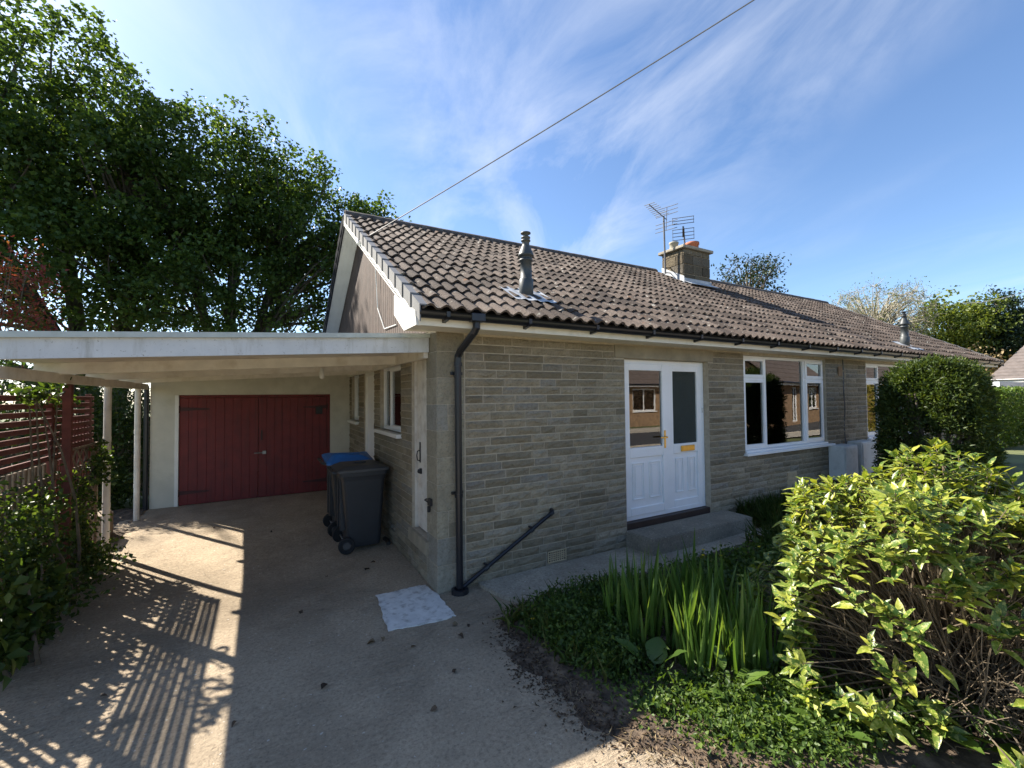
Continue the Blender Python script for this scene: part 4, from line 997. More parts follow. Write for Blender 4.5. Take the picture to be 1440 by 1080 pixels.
def tree(name, label, base, trunks, lobes, n_tip, per, spread, L, W, mat, bark='bark', group=None, up=.6, trunk_r=.25, branch_r=.05, ntw=3):
    """trunks: list of top points; lobes: (cx,cy,cz,rx,ry,rz,weight)"""
    t_ = thing(name, label, 'tree', base, group); base = np.array(base, float)
    tk = MB(); br = MB(); P = []
    stems = []
    for k, top in enumerate(trunks):
        b0 = base + np.array([.25*k*trunk_r*4, .1*k, -.15]); mid = (b0+np.array(top))/2 + np.array([RNG.normal()*.25, RNG.normal()*.25, .3])
        pts = bez(b0, mid, top, 9); rad = [trunk_r*(1-.8*i/8)+.02 for i in range(9)]; rad[0] *= 1.3; tk.tube(pts, rad, 9); stems.append(pts)
    tk.build('trunk', M[bark], t_, True)
    wts = np.array([l[6] for l in lobes], float); wts /= wts.sum()
    for i in range(n_tip):
        l = lobes[RNG.choice(len(lobes), p=wts)]
        tip = rnd_ell(1, l[:3], l[3:6], .62)[0]
        s_ = stems[np.argmin([np.linalg.norm(q[-1][:2]-tip[:2]) for q in stems])]
        j = min(8, max(2, int(np.clip((tip[2]-base[2])/(s_[-1][2]-base[2]+.01)*6.5 + RNG.normal(), 2, 8)))); a = s_[j]
        mid = a*.45+tip*.55 + np.array([0, 0, .12*np.linalg.norm(tip-a)]) + RNG.normal(size=3)*.2
        pts = bez(a, mid, tip, 6)
        if i % 4 == 0 or ntw > 3: br.tube(pts, [branch_r*(1-.85*q/5)*min(1.1, .4+np.linalg.norm(tip-a)/6) for q in range(6)], 4, False)
        for q in range(ntw):
            c = tip + RNG.normal(size=3)*spread*.8; P.append(c + RNG.normal(size=(max(1, per//ntw), 3))*spread*np.array([.55, .55, .36]))
            if ntw > 3: br.tube([tip, (tip+c)/2+RNG.normal(size=3)*.08, c], [branch_r*.3, branch_r*.2, .006], 3, False)
    br.build('branches', M[bark], t_, True)
    if per > 0:
        P = np.concatenate(P); cloud('crown', M[mat], t_, P, L, W, up)
    return t_
# the big maple behind the garage and its neighbour
tree('maple_tree', 'tallest spreading maple towering behind the carport at left', (-6.2, 15.0, 0), [(-7.6, 15.6, 10.5), (-5.0, 14.6, 9.5), (-8.8, 14.0, 8)],
     [(-7.6, 15.5, 11.0, 3.6, 3.0, 3.2, 4), (-9.8, 15.0, 8.6, 3.2, 3, 3.4, 3), (-5.2, 14.6, 8.4, 3.4, 3, 2.8, 4), (-7.4, 14.2, 5.8, 4.6, 3, 2.0, 3), (-11.5, 14.6, 5.5, 2.8, 2.6, 2.6, 1.6)],
     640, 104, .36, .15, .13, 'maple', trunk_r=.30, branch_r=.075, up=1.0)
tree('maple_tree', 'rounder maple rising behind the gable of the bungalow', (-2.6, 14.2, 0), [(-2.4, 14.2, 8.5), (-1.0, 14.0, 7.0), (-4.0, 14.4, 7.5)],
     [(-2.9, 14.4, 9.4, 3.2, 2.6, 2.6, 4), (-.2, 14.0, 8.4, 2.7, 2.5, 2.3, 3.4), (1.7, 12.6, 7.3, 2.1, 1.8, 1.7, 2.6), (2.4, 12.4, 5.6, 1.6, 1.6, 1.4, 1.2), (-3.4, 13.8, 5.8, 3.4, 2.6, 2.2, 3), (-1.2, 13.6, 4.6, 2.6, 2, 1.6, 1.0)],
     540, 104, .35, .14, .12, 'maple', trunk_r=.27, branch_r=.07, up=1.0)
# shrubs and smaller trees on the left
def shrub(name, label, base, lobes, n, L, W, mat, stems=14, cat='shrub', group=None, up=.4):
    t_ = thing(name, label, cat, base, group); s = MB()
    for i in range(stems):
        l = lobes[i % len(lobes)]; tip = rnd_ell(1, l[:3], l[3:6], .5)[0]; a = np.array(base)+RNG.normal(size=3)*[.08, .08, 0]
        s.tube(bez(a, (a+tip)/2+RNG.normal(size=3)*.1, tip, 5), [.018, .015, .012, .009, .005], 4, False)
    s.build('stems', M['twig'], t_)
    wts = np.array([l[6] for l in lobes], float); wts /= wts.sum(); P = []
    ncl = max(20, n//22)
    for i in range(ncl):
        l = lobes[RNG.choice(len(lobes), p=wts)]; c = rnd_ell(1, l[:3], l[3:6], .45)[0]
        P.append(c + RNG.normal(size=(22, 3))*np.array(l[3:6]).mean()*.17)
    P = np.concatenate(P); P = P[P[:, 2] > .02]
    cloud('foliage', M[mat], t_, P, L, W, up); return t_
shrub('red_leaved_shrub', 'tall shrub with red and pink young leaves behind the fence', (-6.3, 8.4, 0), [(-6.2, 8.6, 4.3, .75, .8, 1.1, 2), (-6.0, 8.3, 3.2, .9, .8, .8, 1)], 2600, .10, .045, 'redleaf', 26)
shrub('mixed_shrub', 'dense green shrub showing above the slatted fence', (-5.2, 6.0, 0), [(-5.2, 6.0, 1.9, 1.2, 1.4, .9, 2), (-5.6, 4.6, 1.5, .9, 1.0, .9, 1.5), (-4.7, 7.3, 2.3, .9, .9, .8, 1)], 7000, .085, .05, 'shrub', 24)
shrub('laurel_shrub', 'dark evergreen mass in shade between the carport posts', (-4.1, 6.4, 0), [(-4.0, 6.4, 1.9, .8, .7, .9, 2), (-3.75, 5.9, 1.0, .5, .5, .8, 1), (-3.7, 5.4, .5, .35, .7, .4, .8)], 6500, .09, .045, 'yew', 20)
shrub('fence_climber', 'climbing shrub smothering the lower half of the slatted fence', (-3.2, 1.6, 0),
      [(-3.20, 1.3, .62, .10, .9, .52, 3), (-3.2, 2.15, .62, .10, .38, .60, 2.4), (-3.16, .6, .70, .12, .6, .55, 2), (-3.2, 1.5, 1.98, .06, .5, .10, .35), (-3.05, 1.5, .2, .16, 1.1, .18, 2), (-3.12, 2.6, 1.15, .06, .22, .3, .5)], 6400, .055, .038, 'shrub', 40)
shrub('broad_leaved_shrub', 'broad leaved green shrub at the foot of the fence near the road', (-3.05, .5, 0), [(-3.08, .75, .42, .10, .35, .34, 2), (-3.06, .35, .42, .10, .3, .36, 2)], 700, .11, .075, 'shrub', 12)
# trees behind and right
tree('sparse_tree', 'thinly leafed tree rising behind the far roof right of the chimney', (25.6, 12.8, 0), [(25.6, 12.8, 9.6)], [(25.7, 12.8, 9.0, 2.3, 2.0, 1.9, 1), (24.2, 12.8, 7.6, 1.2, 1.2, 1.0, .4), (27.2, 12.6, 7.8, 1.3, 1.2, 1.0, .4)], 105, 40, .42, .20, .11, 'conifer', ntw=4, branch_r=.07, trunk_r=.2)
tree('bare_tree', 'pale nearly bare tree with fine twigs behind the neighbour roof', (36, 9.8, 0), [(36, 9.8, 7.0), (35.4, 10, 6.5)], [(36, 9.8, 7.0, 3.3, 3.0, 2.7, 1)], 360, 12, .42, .12, .07, 'lime', 'palebark', ntw=5, branch_r=.055, trunk_r=.25)
tree('lime_green_tree', 'fresh lime green tree left of the dark conifers', (41, 7.3, 0), [(41, 7.3, 6.3)], [(40.8, 7.4, 6.2, 2.5, 2.3, 2.0, 2), (41.4, 7.2, 4.5, 2.4, 2.2, 1.8, 1)], 150, 70, .5, .24, .17, 'lime', branch_r=.08)
tree('conifer_tree', 'dark pointed conifer right of the lime green tree', (43.3, 5.7, 0), [(43.3, 5.7, 8.2)], [(43.3, 5.7, 4.8, 2.6, 2.4, 2.9, 3), (43.3, 5.7, 7.4, 1.2, 1.2, 1.5, 1.4)], 210, 80, .45, .22, .10, 'conifer', branch_r=.08)
tree('conifer_tree', 'paler blue green conifer at the far right edge', (46.4, 4.3, 0), [(46.4, 4.3, 7.6)], [(46.4, 4.3, 5.4, 2.2, 2.2, 2.7, 1)], 150, 60, .5, .22, .10, 'yew', branch_r=.08)
shrub('brown_shrub', 'brownish budding shrub below the lime tree behind the roof', (37, 5.4, 0), [(37, 5.4, 3.4, 2.4, 1.5, 1.1, 1), (35, 5.6, 2.6, 2, 1.5, 1.2, 1)], 2500, .2, .12, 'straw', 20)
# yew bush by the neighbour window: rounded block of short upturned sprays
def yew_bush():
    base = (7.55, -1.45, 0); t_ = thing('yew_bush', 'large clipped dark yew bush in front of the neighbour window', 'bush', base); tk = MB()
    for i in range(14):
        a = RNG.uniform(0, 6.28); tk.tube([(7.55, -1.45, -.05), (7.55+.35*math.cos(a), -1.45+.3*math.sin(a), 1.0), (7.55+.6*math.cos(a), -1.45+.55*math.sin(a), 1.9)], [.05, .035, .012], 5)
    tk.build('trunk', M['bark'], t_)
    n = 3600; d = unit(RNG.normal(size=(n, 3))); e = np.sign(d)*np.abs(d)**.72; e /= np.maximum(1e-6, (np.abs(e)**3.2).sum(1, keepdims=True))**(1/3.2)
    C = np.array([7.55, -1.45, 1.22]) + e*np.array([.60, .56, 1.13])*(.70+.30*RNG.random((n, 1))**.6) * (1+.05*np.sin(d[:, :1]*9+d[:, 1:2]*7))
    out = unit(e*[1, 1, .6]); P = []; D = []
    for k in range(22):
        q = RNG.random((n, 1)); dirs = unit(out + RNG.normal(size=(n, 3))*.55 + [0, 0, .25])
        P.append(C + dirs*q*.13); D.append(unit(dirs+RNG.normal(size=(n, 3))*.6))
    P = np.concatenate(P); D = np.concatenate(D); keep = P[:, 2] > .04; P, D = P[keep], D[keep]
    me = leaf_mesh('foliage', P, D, RNG.normal(size=P.shape)+[0, 0, 1], .070*RNG.uniform(.6, 1.2, len(P)), .022, .1, .15)
    link('foliage', me, M['yew'], t_)
yew_bush()
# hedge beyond the neighbour drive, and the far bungalow behind it
hg = thing('bright_hedge', 'bright green clipped hedge beyond the neighbour house', 'hedge', (20.2, .6, 0))
n = 9000; P = np.column_stack([RNG.uniform(20.2, 25, n), RNG.uniform(.6, 2.0, n), RNG.uniform(.02, 1.95, n)])
face = RNG.integers(0, 3, n); P[face == 0, 1] = .6+RNG.normal(size=(face == 0).sum())*.05; P[face == 1, 0] = 20.2+RNG.normal(size=(face == 1).sum())*.05; P[face == 2, 2] = 1.95+RNG.normal(size=(face == 2).sum())*.05
cloud('foliage', M['hedge'], hg, P, .10, .07)
core = MB()
for i in range(16): core.tube([(20.45+.28*i, 1.3, -.05), (20.45+.28*i+RNG.normal()*.05, 1.3+RNG.normal()*.1, .9), (20.45+.28*i+RNG.normal()*.1, 1.3+RNG.normal()*.2, 1.75)], [.03, .022, .01], 5)
core.build('stems', M['bark'], hg)
P = np.column_stack([RNG.uniform(20.35, 24.9, 5000), RNG.uniform(.75, 1.9, 5000), RNG.uniform(.05, 1.85, 5000)]); cloud('inner_foliage', M['yew'], hg, P, .13, .09)

def bungalow(name, label, loc, rotz, L, D_, wallm, roofm, wins, ridge=4.6, door=None, chim=None):
    """front faces local -Y; built in local coordinates and turned"""
    t_ = bpy.data.objects.new(name, None); COL.objects.link(t_); t_.location = loc; t_.rotation_euler = (0, 0, rotz); t_['label'] = label; t_['category'] = 'house'
    def part(mb, nm, m_, p=None): 
        o_ = mb.build(nm, m_); o_.parent = p or t_; return o_
    w = MB(); holes_wall(w, 'x', 0, L, -.1, 2.6, 0, .25, wins); wl = part(w, 'front_wall', wallm)
    part(MB().box(0, .25, .251, D_, -.1, 2.6), 'end_wall', wallm); part(MB().box(L-.25, L, .251, D_, -.1, 2.6), 'end_wall', wallm); part(MB().box(.251, L-.251, D_-.25, D_, -.1, 2.6), 'rear_wall', wallm)
    part(MB().box(.26, L-.26, .26, D_-.26, 2.4, 2.5), 'ceiling', M['inside'])
    e = .4; rf = MB(); k = (ridge-2.55)/(D_/2+e)
    for i in range(11):                                   # lapped courses
        y0 = -e+(D_/2+e)*i/11; y1 = -e+(D_/2+e)*(i+1)/11+.05; z0 = 2.55+k*(y0+e); z1 = 2.55+k*(y1+e)
        rf.prism([(-.3, y0, z0+.05), (-.3, y1, z1+.01), (-.3, y1, z1-.03), (-.3, y0, z0)], (L+.6, 0, 0))
        rf.prism([(-.3, D_-y0, z0+.05), (-.3, D_-y1, z1+.01), (-.3, D_-y1, z1-.03), (-.3, D_-y0, z0)], (L+.6, 0, 0))
    r_ = part(rf, 'roof', roofm)
    for x in (0, L-.2): part(MB().prism([(x, .0, 2.601), (x, D_, 2.601), (x, D_/2, ridge-.12)], (.2, 0, 0)), 'gable', wallm)
    part(MB().box(-.3, L+.3, -e-.02, -e+.0, 2.40, 2.56), 'fascia', M['barge']); part(MB().box(-.3, L+.3, -e+.001, -.002, 2.41, 2.43), 'soffit', M['barge'])
    part(MB().tube([(-.3, -e-.07, 2.55), (L+.3, -e-.07, 2.55)], .05, 8), 'gutter', M['blackpvc'])
    for h_ in wins:
        isdoor = h_[2] < .3; m_ = MB(); frame_rect(m_, 'x', h_[0], h_[1], h_[2], h_[3], .05, .12, .08); xm = (h_[0]+h_[1])/2
        m_.box(xm-.03, xm+.03, .051, .119, h_[2]+.08, h_[3]-.08); f_ = part(m_, 'door' if isdoor else 'window', M['upvc'])
        o_ = MB().box(h_[0]+.07, h_[1]-.07, .085, .091, h_[2]+.07, h_[3]-.07).build('pane', M['glass']); o_.parent = f_
        if not isdoor: o_ = MB().box(h_[0]-.05, h_[1]+.05, -.06, .049, h_[2]-.06, h_[2]-.002).build('sill', M['upvc']); o_.parent = f_
    if chim is not None:
        c_ = part(MB().box(chim-.3, chim+.3, D_/2-.3, D_/2+.3, ridge-.5, ridge+.75), 'chimney', M['brick'])
        o_ = MB().lathe((chim, D_/2, ridge+.75), [(.13, 0), (.11, .3), (.13, .32)], 12).build('chimney_pot', M['terracotta']); o_.parent = c_
    return t_
bungalow('far_bungalow', 'far brick bungalow with grey tiled roof behind the bright hedge', (34.0, 3.7, 0), R(-102), 13, 7, M['brick'], M['greytile'], [(2, 4, .9, 2.3), (7, 9, .9, 2.3)], 4.7, chim=1.6)
fc = thing('far_carport', 'white flat porch roof sticking out beside the far hedge', 'porch', (27.5, 2.2, 0))
MB().box(26, 30, 1.9, 4.6, 2.12, 2.34).build('flat_roof', M['cp_paint'], fc)
for x, y in ((26.2, 2.1), (29.8, 2.1), (26.2, 4.4), (29.8, 4.4)): MB().tube([(x, y, -.05), (x, y, 2.125)], .05, 8).build('post', M['cp_white'], fc)
# across the road: what the window panes mirror
bungalow('brick_bungalow', 'orange brick bungalow across the road mirrored in the front door glass', (21.5, -15.5, 0), R(180), 11, 7, M['brick'], M['browntile'], [(1.2, 3.2, .9, 2.3), (4.4, 5.4, .15, 2.3), (7.2, 9.0, .9, 2.3)], 5.9, chim=8.5)
bungalow('brick_bungalow', 'second orange brick bungalow across the road mirrored in the front window', (34.0, -12.2, 0), R(168), 11, 7, M['brick'], M['browntile'], [(2.2, 4.2, .9, 2.3), (6.4, 7.4, .15, 2.3)], 5.9)
gh_ = thing('golden_hedge', 'golden leaved hedge across the road mirrored in the window', 'hedge', (26, -6.3, 0))
n = 5000; P = np.column_stack([RNG.uniform(24.0, 33, n), -6.4+RNG.uniform(-.5, .5, n), RNG.uniform(.05, 2.3, n)]); cloud('foliage', M['gold'], gh_, P, .14, .09)

# ---- spotted laurel in the foreground
def leaf_obj_mesh(name, L, W, curl, fold, mat, seg=6, teeth=0.0, seed=0):
    rr = random.Random(seed); vs = []; fs = []
    for i in range(seg+1):
        q = i/seg; w_ = W*(math.sin(math.pi*min(1, q*.96+.02)**.85))**.9*.5 if 0 < i < seg else .0015
        w_ *= 1+teeth*(rr.random()-.3)
        z = -curl*L*q*q + rr.uniform(-.01, .01)*L
        vs += [(-w_, L*q, z+fold*w_+rr.uniform(-.04, .04)*W), (0, L*q, z), (w_, L*q, z+fold*w_+rr.uniform(-.04, .04)*W)]
    for i in range(seg):
        a = i*3; fs += [(a, a+1, a+4, a+3), (a+1, a+2, a+5, a+4)]
    me = bpy.data.meshes.new(name); me.from_pydata(vs, [], fs); me.materials.append(M[mat]); me.polygons.foreach_set('use_smooth', np.ones(len(me.polygons), bool)); return me
def basis(d, up):
    d = d.normalized(); x = d.cross(up).normalized()
    if x.length < .1: x = d.orthogonal().normalized()
    return Matrix((x, d, x.cross(d))).transposed()
def laurel():
    rr = random.Random(42); ctr = Vector((2.45, -3.02, 0)); t_ = thing('spotted_laurel', 'large yellow speckled laurel bush with bare twigs on its sunny flank', 'bush', tuple(ctr))
    metas = [leaf_obj_mesh('leaf', rr.uniform(.088, .122), rr.uniform(.034, .048), rr.uniform(.0, .55), rr.uniform(.15, .8), 'aucuba', 7, .2, s) for s in range(10)]
    shoots = []; tw = MB()
    for i in range(5000):
        d = Vector((rr.gauss(0, 1), rr.gauss(0, 1), rr.gauss(.25, 1))).normalized()
        if d.z < -.15: continue
        rad = 1.0 + .10*math.sin(d.x*7+d.y*5)+.08*math.sin(d.y*9-d.z*6)
        p = ctr + Vector((d.x*1.18*rad, d.y*.98*rad, .36+max(d.z, -.3)*1.04*rad))
        face = (p-CAM).normalized().dot(-d)
        topness = d.z
        # bare patch on the flank that looks at the drive
        bare = d.x < -.15 and -.05 < d.z < .62 and d.y < .55 and abs(d.y+.25) < .62
        if bare and rr.random() < .77: continue
        if p.z < .18 and rr.random() < .5: continue
        shoots.append((p, d)); 
        if len(shoots) >= 820: break
    for p, d in shoots:
        a = ctr + Vector((rr.gauss(0, .22), rr.gauss(0, .2), 0)); m_ = a.lerp(p, .55) + Vector((rr.gauss(0, .06), rr.gauss(0, .06), .12))
        tw.tube(bez(tuple(a), tuple(m_), tuple(p), 5), [.009, .007, .0055, .004, .003], 4, False)
    for i in range(620):                                   # cut, bare twigs
        d = Vector((rr.uniform(-1, .1), rr.uniform(-.95, .6), rr.uniform(-.1, .8))).normalized(); rad = rr.uniform(.72, .98)
        p = ctr + Vector((d.x*1.12*rad, d.y*.92*rad, .36+max(d.z, -.2)*.95*rad)); a = ctr.lerp(p, rr.uniform(.35, .7)) + Vector((rr.gauss(0, .09), rr.gauss(0, .09), rr.uniform(-.25, -.02)))
        m_ = a.lerp(p, .5)+Vector((rr.gauss(0, .04), rr.gauss(0, .04), rr.gauss(0, .04)))
        tw.tube([a, m_+Vector((rr.gauss(0, .03), rr.gauss(0, .03), rr.gauss(0, .03))), p], [.0034, .0028, .0018], 3, False)
        if rr.random() < .6:
            q = m_ + Vector((rr.gauss(0, .1), rr.gauss(0, .1), rr.uniform(.02, .14))); tw.tube([m_, q], [.004, .0025], 3, False)
    tw.build('twigs', M['twig'], t_, kind='stuff')
    leaves = []
    for p, d in shoots:
        ax = (d*.55+Vector((0, 0, .75))+Vector((rr.gauss(0, .2), rr.gauss(0, .2), 0))).normalized(); x = ax.orthogonal().normalized(); y = ax.cross(x); ph = rr.random()*6
        nl = rr.randint(6, 9)
        for k in range(nl):
            a = ph+k*2.4; el = .15+.75*k/nl
            dd_ = (x*math.cos(a)+y*math.sin(a))*(1-el*.6)+ax*el
            q = p - ax*(.05*(1-k/nl)*2)
            leaves.append((q, dd_, ax, rr.randrange(10), rr.uniform(.55, 1.3)*(1-.3*k/nl)))
        if rr.random() < .5:
            for k in range(2): leaves.append((p-ax*rr.uniform(.1, .25)+Vector((rr.gauss(0, .03), rr.gauss(0, .03), 0)), Vector((rr.gauss(0, 1), rr.gauss(0, 1), .1)), Vector((0, 0, 1)), rr.randrange(10), rr.uniform(.8, 1.25)))
    leaves.sort(key=lambda l: -px_area(l[0], l[0]) if (l[0]-CAM).dot(cc) > .4 else 0)
    rest = MB()
    for i, (p, d, up, k, s) in enumerate(leaves):
        mt = Matrix.Translation(p) @ basis(d, up).to_4x4() @ Matrix.Scale(s, 4)
        if i < 300:
            ob = bpy.data.objects.new('leaf', metas[k]); COL.objects.link(ob); ob.matrix_basis = mt; attach(ob, t_)
        else:
            me = metas[k]; rest.tint = rr.random(); rest.add([mt @ v_.co for v_ in me.vertices], [tuple(pl_.vertices) for pl_ in me.polygons])
    rest.build('other_leaves', M['aucuba'], t_, True, kind='stuff')
laurel()

# ---- irises: each clump its own plant
def blade(seed):
    rr = random.Random(seed); L = rr.uniform(.42, .68); W = rr.uniform(.018, .030); lean = rr.choice([rr.uniform(.02, .16), rr.uniform(.1, .5)]); vs = []; fs = []; seg = 7
    for i in range(seg+1):
        q = i/seg; w_ = W*.5*(1-q**3)*(.75+.5*min(1, q*3)) if i < seg else .0006
        y = lean*L*q**2.2; z = L*q*(1-.1*lean*q)
        vs += [(-w_, y-.15*w_, z), (0, y+.3*w_, z), (w_, y-.15*w_, z)]
    for i in range(seg): a = i*3; fs += [(a, a+1, a+4, a+3), (a+1, a+2, a+5, a+4)]
    me = bpy.data.meshes.new('blade'); me.from_pydata(vs, [], fs); me.materials.append(M['iris']); me.polygons.foreach_set('use_smooth', np.ones(len(me.polygons), bool)); return me
blades = [blade(s) for s in range(14)]; rr = random.Random(77)
for k, (x, y, nbl, lab) in enumerate([(.98, -1.72, 26, 'iris clump nearest the drive, beside the large dock leaf'), (1.18, -1.95, 28, 'iris clump in full sun in the middle of the row'), (1.22, -1.55, 24, 'shaded iris clump close to the path'), (1.42, -1.78, 28, 'tall iris clump in the centre of the bed'),
                                      (1.38, -2.12, 26, 'sunlit iris clump in front of the laurel twigs'), (1.60, -2.02, 26, 'iris clump against the laurel bush'), (1.55, -1.45, 22, 'dark iris clump at the back of the bed'), (1.76, -1.74, 24, 'iris clump behind the laurel, half shaded'), (1.02, -1.42, 18, 'small shaded iris clump near the ground cover'), (1.30, -1.30, 16, 'sparse iris clump nearest the path edge'), (1.10, -2.14, 24, 'bright iris clump above the sunlit dock rosette'), (1.50, -2.30, 26, 'bright iris clump touching the lowest laurel leaves'), (1.86, -1.50, 22, 'shaded iris clump behind the row towards the step'), (1.28, -2.28, 20, 'short iris clump at the sunny front of the bed')]):
    t_ = thing('iris_clump', lab, 'iris', (x, y, .03), 'iris clumps in the front bed')
    for i in range(nbl):
        a = rr.uniform(0, 6.28); r_ = .13*math.sqrt(rr.random()); p = (x+r_*math.cos(a)*1.2, y+r_*math.sin(a), .02)
        s = rr.uniform(.72, 1.08); ob = bpy.data.objects.new('blade', rr.choice(blades)); COL.objects.link(ob)
        ob.matrix_basis = Matrix.Translation(p) @ Euler((rr.gauss(0, .10), rr.gauss(0, .10), a-math.pi/2+rr.gauss(0, .6))).to_matrix().to_4x4() @ Matrix.Scale(s, 4); attach(ob, t_)
# ---- broad leaved weeds
def broad(label, x, y, nl, L, W, mat='dock', el=.8, cat='plant', seed=0, teeth=.05):
    rr = random.Random(seed); t_ = thing('dock_plant' if mat == 'dock' else 'bramble_plant', label, cat, (x, y, .02))
    for k in range(nl):
        a = k*2.4+rr.uniform(-.4, .4); e = el*rr.uniform(.6, 1.25); d = Vector((math.cos(a), math.sin(a), e)); st_l = rr.uniform(.06, .16)
        p0 = Vector((x, y, .02)); p1 = p0 + d.normalized()*st_l + Vector((0, 0, .02)); me = leaf_obj_mesh('leaf', L*rr.uniform(.7, 1.15), W*rr.uniform(.8, 1.15), rr.uniform(.15, .5), rr.uniform(.15, .45), mat, 8, teeth, seed*20+k)
        ob = bpy.data.objects.new('leaf', me); COL.objects.link(ob); ob.matrix_basis = Matrix.Translation(p1) @ basis(d, Vector((0, 0, 1))).to_4x4(); attach(ob, t_)
        MB().tube([p0, p0.lerp(p1, .5)+Vector((0, 0, .01)), p1+d.normalized()*.01], [.005, .004, .003], 5, False).build('stalk', M['dock'], t_)
broad('dark upright dock leaf beside the ground cover', .92, -1.30, 3, .22, .13, el=1.6, seed=1)
broad('dock with two broad leaves in front of the irises', .80, -1.98, 4, .20, .13, el=1.1, seed=2)
broad('dock leaf lying low at the edge of the drive', .72, -2.26, 4, .16, .10, el=.35, seed=3, teeth=.15)
broad('sunlit dock rosette below the irises', 1.05, -2.38, 6, .15, .085, el=1.0, seed=4)
broad('sunlit dock beside the laurel foot', 1.38, -2.42, 5, .15, .08, el=1.0, seed=5)
broad('low leafy weed at the front edge under the laurel', 1.22, -2.84, 7, .15, .085, el=.6, seed=6)
broad('crinkled bramble leaves low on the right under the laurel', 1.62, -3.06, 7, .19, .14, el=.9, seed=7, teeth=.35)
broad('second bramble with crinkled leaves at the bush foot', 1.80, -3.28, 7, .18, .14, el=1.0, seed=8, teeth=.35)
# ---- ground cover, grass, stalks
def patch(n, pts, sx, sy, zmax):
    c = np.array(pts)[RNG.integers(0, len(pts), n)]; xy = c + RNG.normal(size=(n, 2))*[sx, sy]; h_ = np.abs(RNG.normal(size=n))*zmax*.6 + .015
    return np.column_stack([xy, .02+h_])
P = patch(16000, [(.62, -1.05), (.75, -1.3), (.58, -1.35), (.85, -1.05), (1.0, -1.2), (.95, -.95), (.75, -1.6), (1.3, -1.0), (1.6, -1.1), (.62, -1.75), (1.9, -1.25)], .13, .13, .13)
P = P[(P[:, 0] > .33) & (P[:, 1] < -.72)]
o_ = cloud('ground_cover', M['cover'], None, P, RNG.choice([.020, .028, .045], len(P)), RNG.choice([.014, .02, .030], len(P)), .6, 'stuff'); tag(o_, 'low leafy ground cover spreading from the path towards the drive', 'ground cover')
P = patch(9500, [(1.05, -2.62), (1.25, -2.72), (.95, -2.5), (1.45, -2.85), (1.3, -2.5), (1.7, -2.95), (.98, -2.3), (1.55, -2.6), (1.12, -2.85), (.78, -2.5), (.88, -2.68), (.66, -2.2)], .12, .10, .09)
o_ = cloud('sunlit_weeds', M['cover'], None, P, RNG.choice([.018, .028, .045], len(P)), RNG.choice([.012, .02, .030], len(P)), .6, 'stuff'); tag(o_, 'bright small leaved weeds in sun below the laurel', 'weeds')
P = patch(15000, [(2.2, -1.2), (2.8, -1.2), (3.4, -1.3), (4.0, -1.2), (4.7, -1.0), (5.4, -1.1), (6.2, -1.0), (2.6, -1.9), (3.6, -2.0), (5.0, -1.8)], .36, .25, .10)
o_ = cloud('shaded_weeds', M['cover'], None, P[P[:, 1] < -.78], .05, .035, .8, 'stuff'); tag(o_, 'dark leafy weeds in the shade between path and yew', 'weeds')
def grass(n, x0, x1, y0, y1, L, lab, seed):
    P = np.column_stack([RNG.uniform(x0, x1, n), RNG.uniform(y0, y1, n), np.full(n, .01)]); tuft = RNG.uniform(0, 1, (max(3, n//40), 2))*[x1-x0, y1-y0]+[x0, y0]
    P[:, :2] = tuft[RNG.integers(0, len(tuft), n)]+RNG.normal(size=(n, 2))*.07
    D = unit(RNG.normal(size=(n, 3))*[.55, .55, .1]+[0, 0, 1]); me = leaf_mesh('grass', P, D, RNG.normal(size=(n, 3)), L*RNG.uniform(.5, 1.2, n), .012, .1, .55)
    tag(link('long_grass', me, M['grass'], None, False, 'stuff'), lab, 'grass')
grass(5200, 4.6, 7.4, -.65, -.06, .34, 'long drooping grass along the wall under the window', 1)
grass(3600, 3.9, 7.0, -2.2, -.85, .30, 'rough shaded grass between the step and the yew', 2)
grass(1600, .40, 1.9, -1.9, -.78, .20, 'thin grass among the low ground cover near the drive', 3)
n = 900; P = np.column_stack([RNG.normal(.62, .22, n), RNG.normal(-1.95, .38, n), np.full(n, .022)]); P = P[(P[:, 0] > .16)]
me = leaf_mesh('stalks', P, RNG.normal(size=P.shape)*[1, 1, .12], np.tile([0., 0, 1], (len(P), 1))+RNG.normal(size=P.shape)*.2, RNG.uniform(.02, .12, len(P)), .0045, .05, .02)
tag(link('dry_stalks', me, M['straw'], None, False, 'stuff'), 'dry broken stalks scattered on soil beside the drive', 'litter')
n = 500; P = np.column_stack([RNG.uniform(1.0, 2.4, n), RNG.uniform(-3.2, -2.2, n), np.full(n, .03)]); me = leaf_mesh('stalks', P, RNG.normal(size=P.shape)*[1, 1, .25], np.tile([0., 0, 1], (len(P), 1)), RNG.uniform(.04, .2, len(P)), .005, .05, .02)
tag(link('dry_stalks', me, M['straw'], None, False, 'stuff'), 'dry stalks and litter lying under the laurel', 'litter')
n = 2600; yy = RNG.uniform(-3.0, -.6, n); xx = bed_edge(yy) + RNG.normal(size=n)*.10 + .06
P = np.column_stack([xx, yy, np.maximum(.004, [bed_z(a, b_)+.004 for a, b_ in zip(xx, yy)])])
me = leaf_mesh('crumbs', P, RNG.normal(size=P.shape)*[1, 1, .35], RNG.normal(size=P.shape)*.5+[0, 0, 1], RNG.uniform(.006, .035, n), RNG.uniform(.004, .016, n), .5, .1)
tag(link('soil_litter', me, M['dead'], None, False, 'stuff'), 'dark crumbs of soil and leaf litter along the edge of the drive', 'litter')
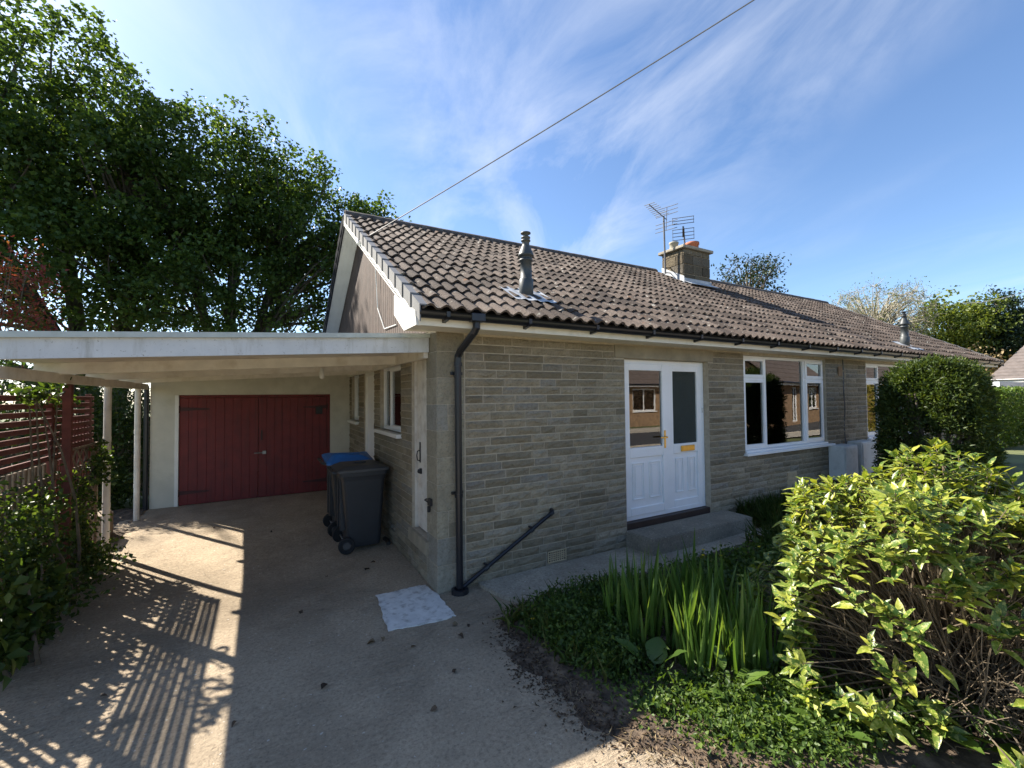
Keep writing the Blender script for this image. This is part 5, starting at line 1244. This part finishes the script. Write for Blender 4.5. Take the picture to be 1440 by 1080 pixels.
# buttercups
rr = random.Random(4)
for x, y, z, lab in [(.42, -1.05, .10, 'buttercup at the drive edge of the ground cover'), (.70, -1.62, .12, 'buttercup flower in front of the ground cover'), (.84, -1.72, .12, 'buttercup flower beside the dock leaf'), (2.55, -1.05, .22, 'buttercup behind the irises near the step'), (2.62, -1.0, .25, 'buttercup behind the irises near the step'), (2.75, -1.12, .20, 'buttercup behind the irises near the step'), (3.3, -1.2, .22, 'buttercup in the shaded weeds beyond the irises'), (3.2, -1.35, .2, 'buttercup in the shaded weeds beyond the irises'), (1.02, -.92, .13, 'buttercup close to the path slab')]:
    t_ = thing('buttercup', lab, 'flower', (x, y, .02), 'buttercups in the front bed')
    MB().tube([(x, y, .01), (x+.01, y, z)], .003, 4, False).build('stem', M['dock'], t_)
    for k in range(5):
        a = k*1.2566; me = leaf_obj_mesh('petal', .020, .020, -.25, .2, 'petal', 3, 0, k); ob = bpy.data.objects.new('petal', me); COL.objects.link(ob); ob.matrix_basis = Matrix.Translation((x+.01, y, z)) @ basis(Vector((math.cos(a), math.sin(a), .35)), Vector((0, 0, 1))).to_4x4(); attach(ob, t_)
# dead leaves on the drive
dl = [leaf_obj_mesh('dead_leaf', .055, .038, .4, .9, 'dead', 4, .3, s) for s in range(4)]
for k, (x, y) in enumerate([(-1.62, -1.0), (-1.15, -.95), (-.66, -.52), (-.72, -.55), (-.50, -.78), (-.10, -.62), (-.12, -.80), (.02, -.68), (-.9, 1.0), (-.5, .95), (-1.2, .3), (-2.4, -.3), (-.35, 1.15), (-2.1, 3.4), (-1.4, 2.9), (-.3, -1.2), (.12, -1.4), (-.55, -1.5)]):
    ob = bpy.data.objects.new('dead_leaf', dl[k % 4]); COL.objects.link(ob); ob.matrix_world = Matrix.Translation((x, y, gz(y)+.012)) @ Euler((rr.gauss(0, .3), rr.gauss(0, .3), rr.uniform(0, 6))).to_matrix().to_4x4() @ Matrix.Scale(rr.uniform(.6, 1.2), 4)
    tag(ob, 'curled dead leaf on the concrete close to the white painted patch' if abs(x+.35) < .45 and -.95 < y < -.4 else 'dead leaf on the drive near the wheelie bins' if y > .8 and x > -1.3 else 'dead leaf in the shadow of the slatted fence on the drive' if x < -1.9 else 'small dark dead leaf alone on the open drive', 'leaf', 'dead leaves on the drive')
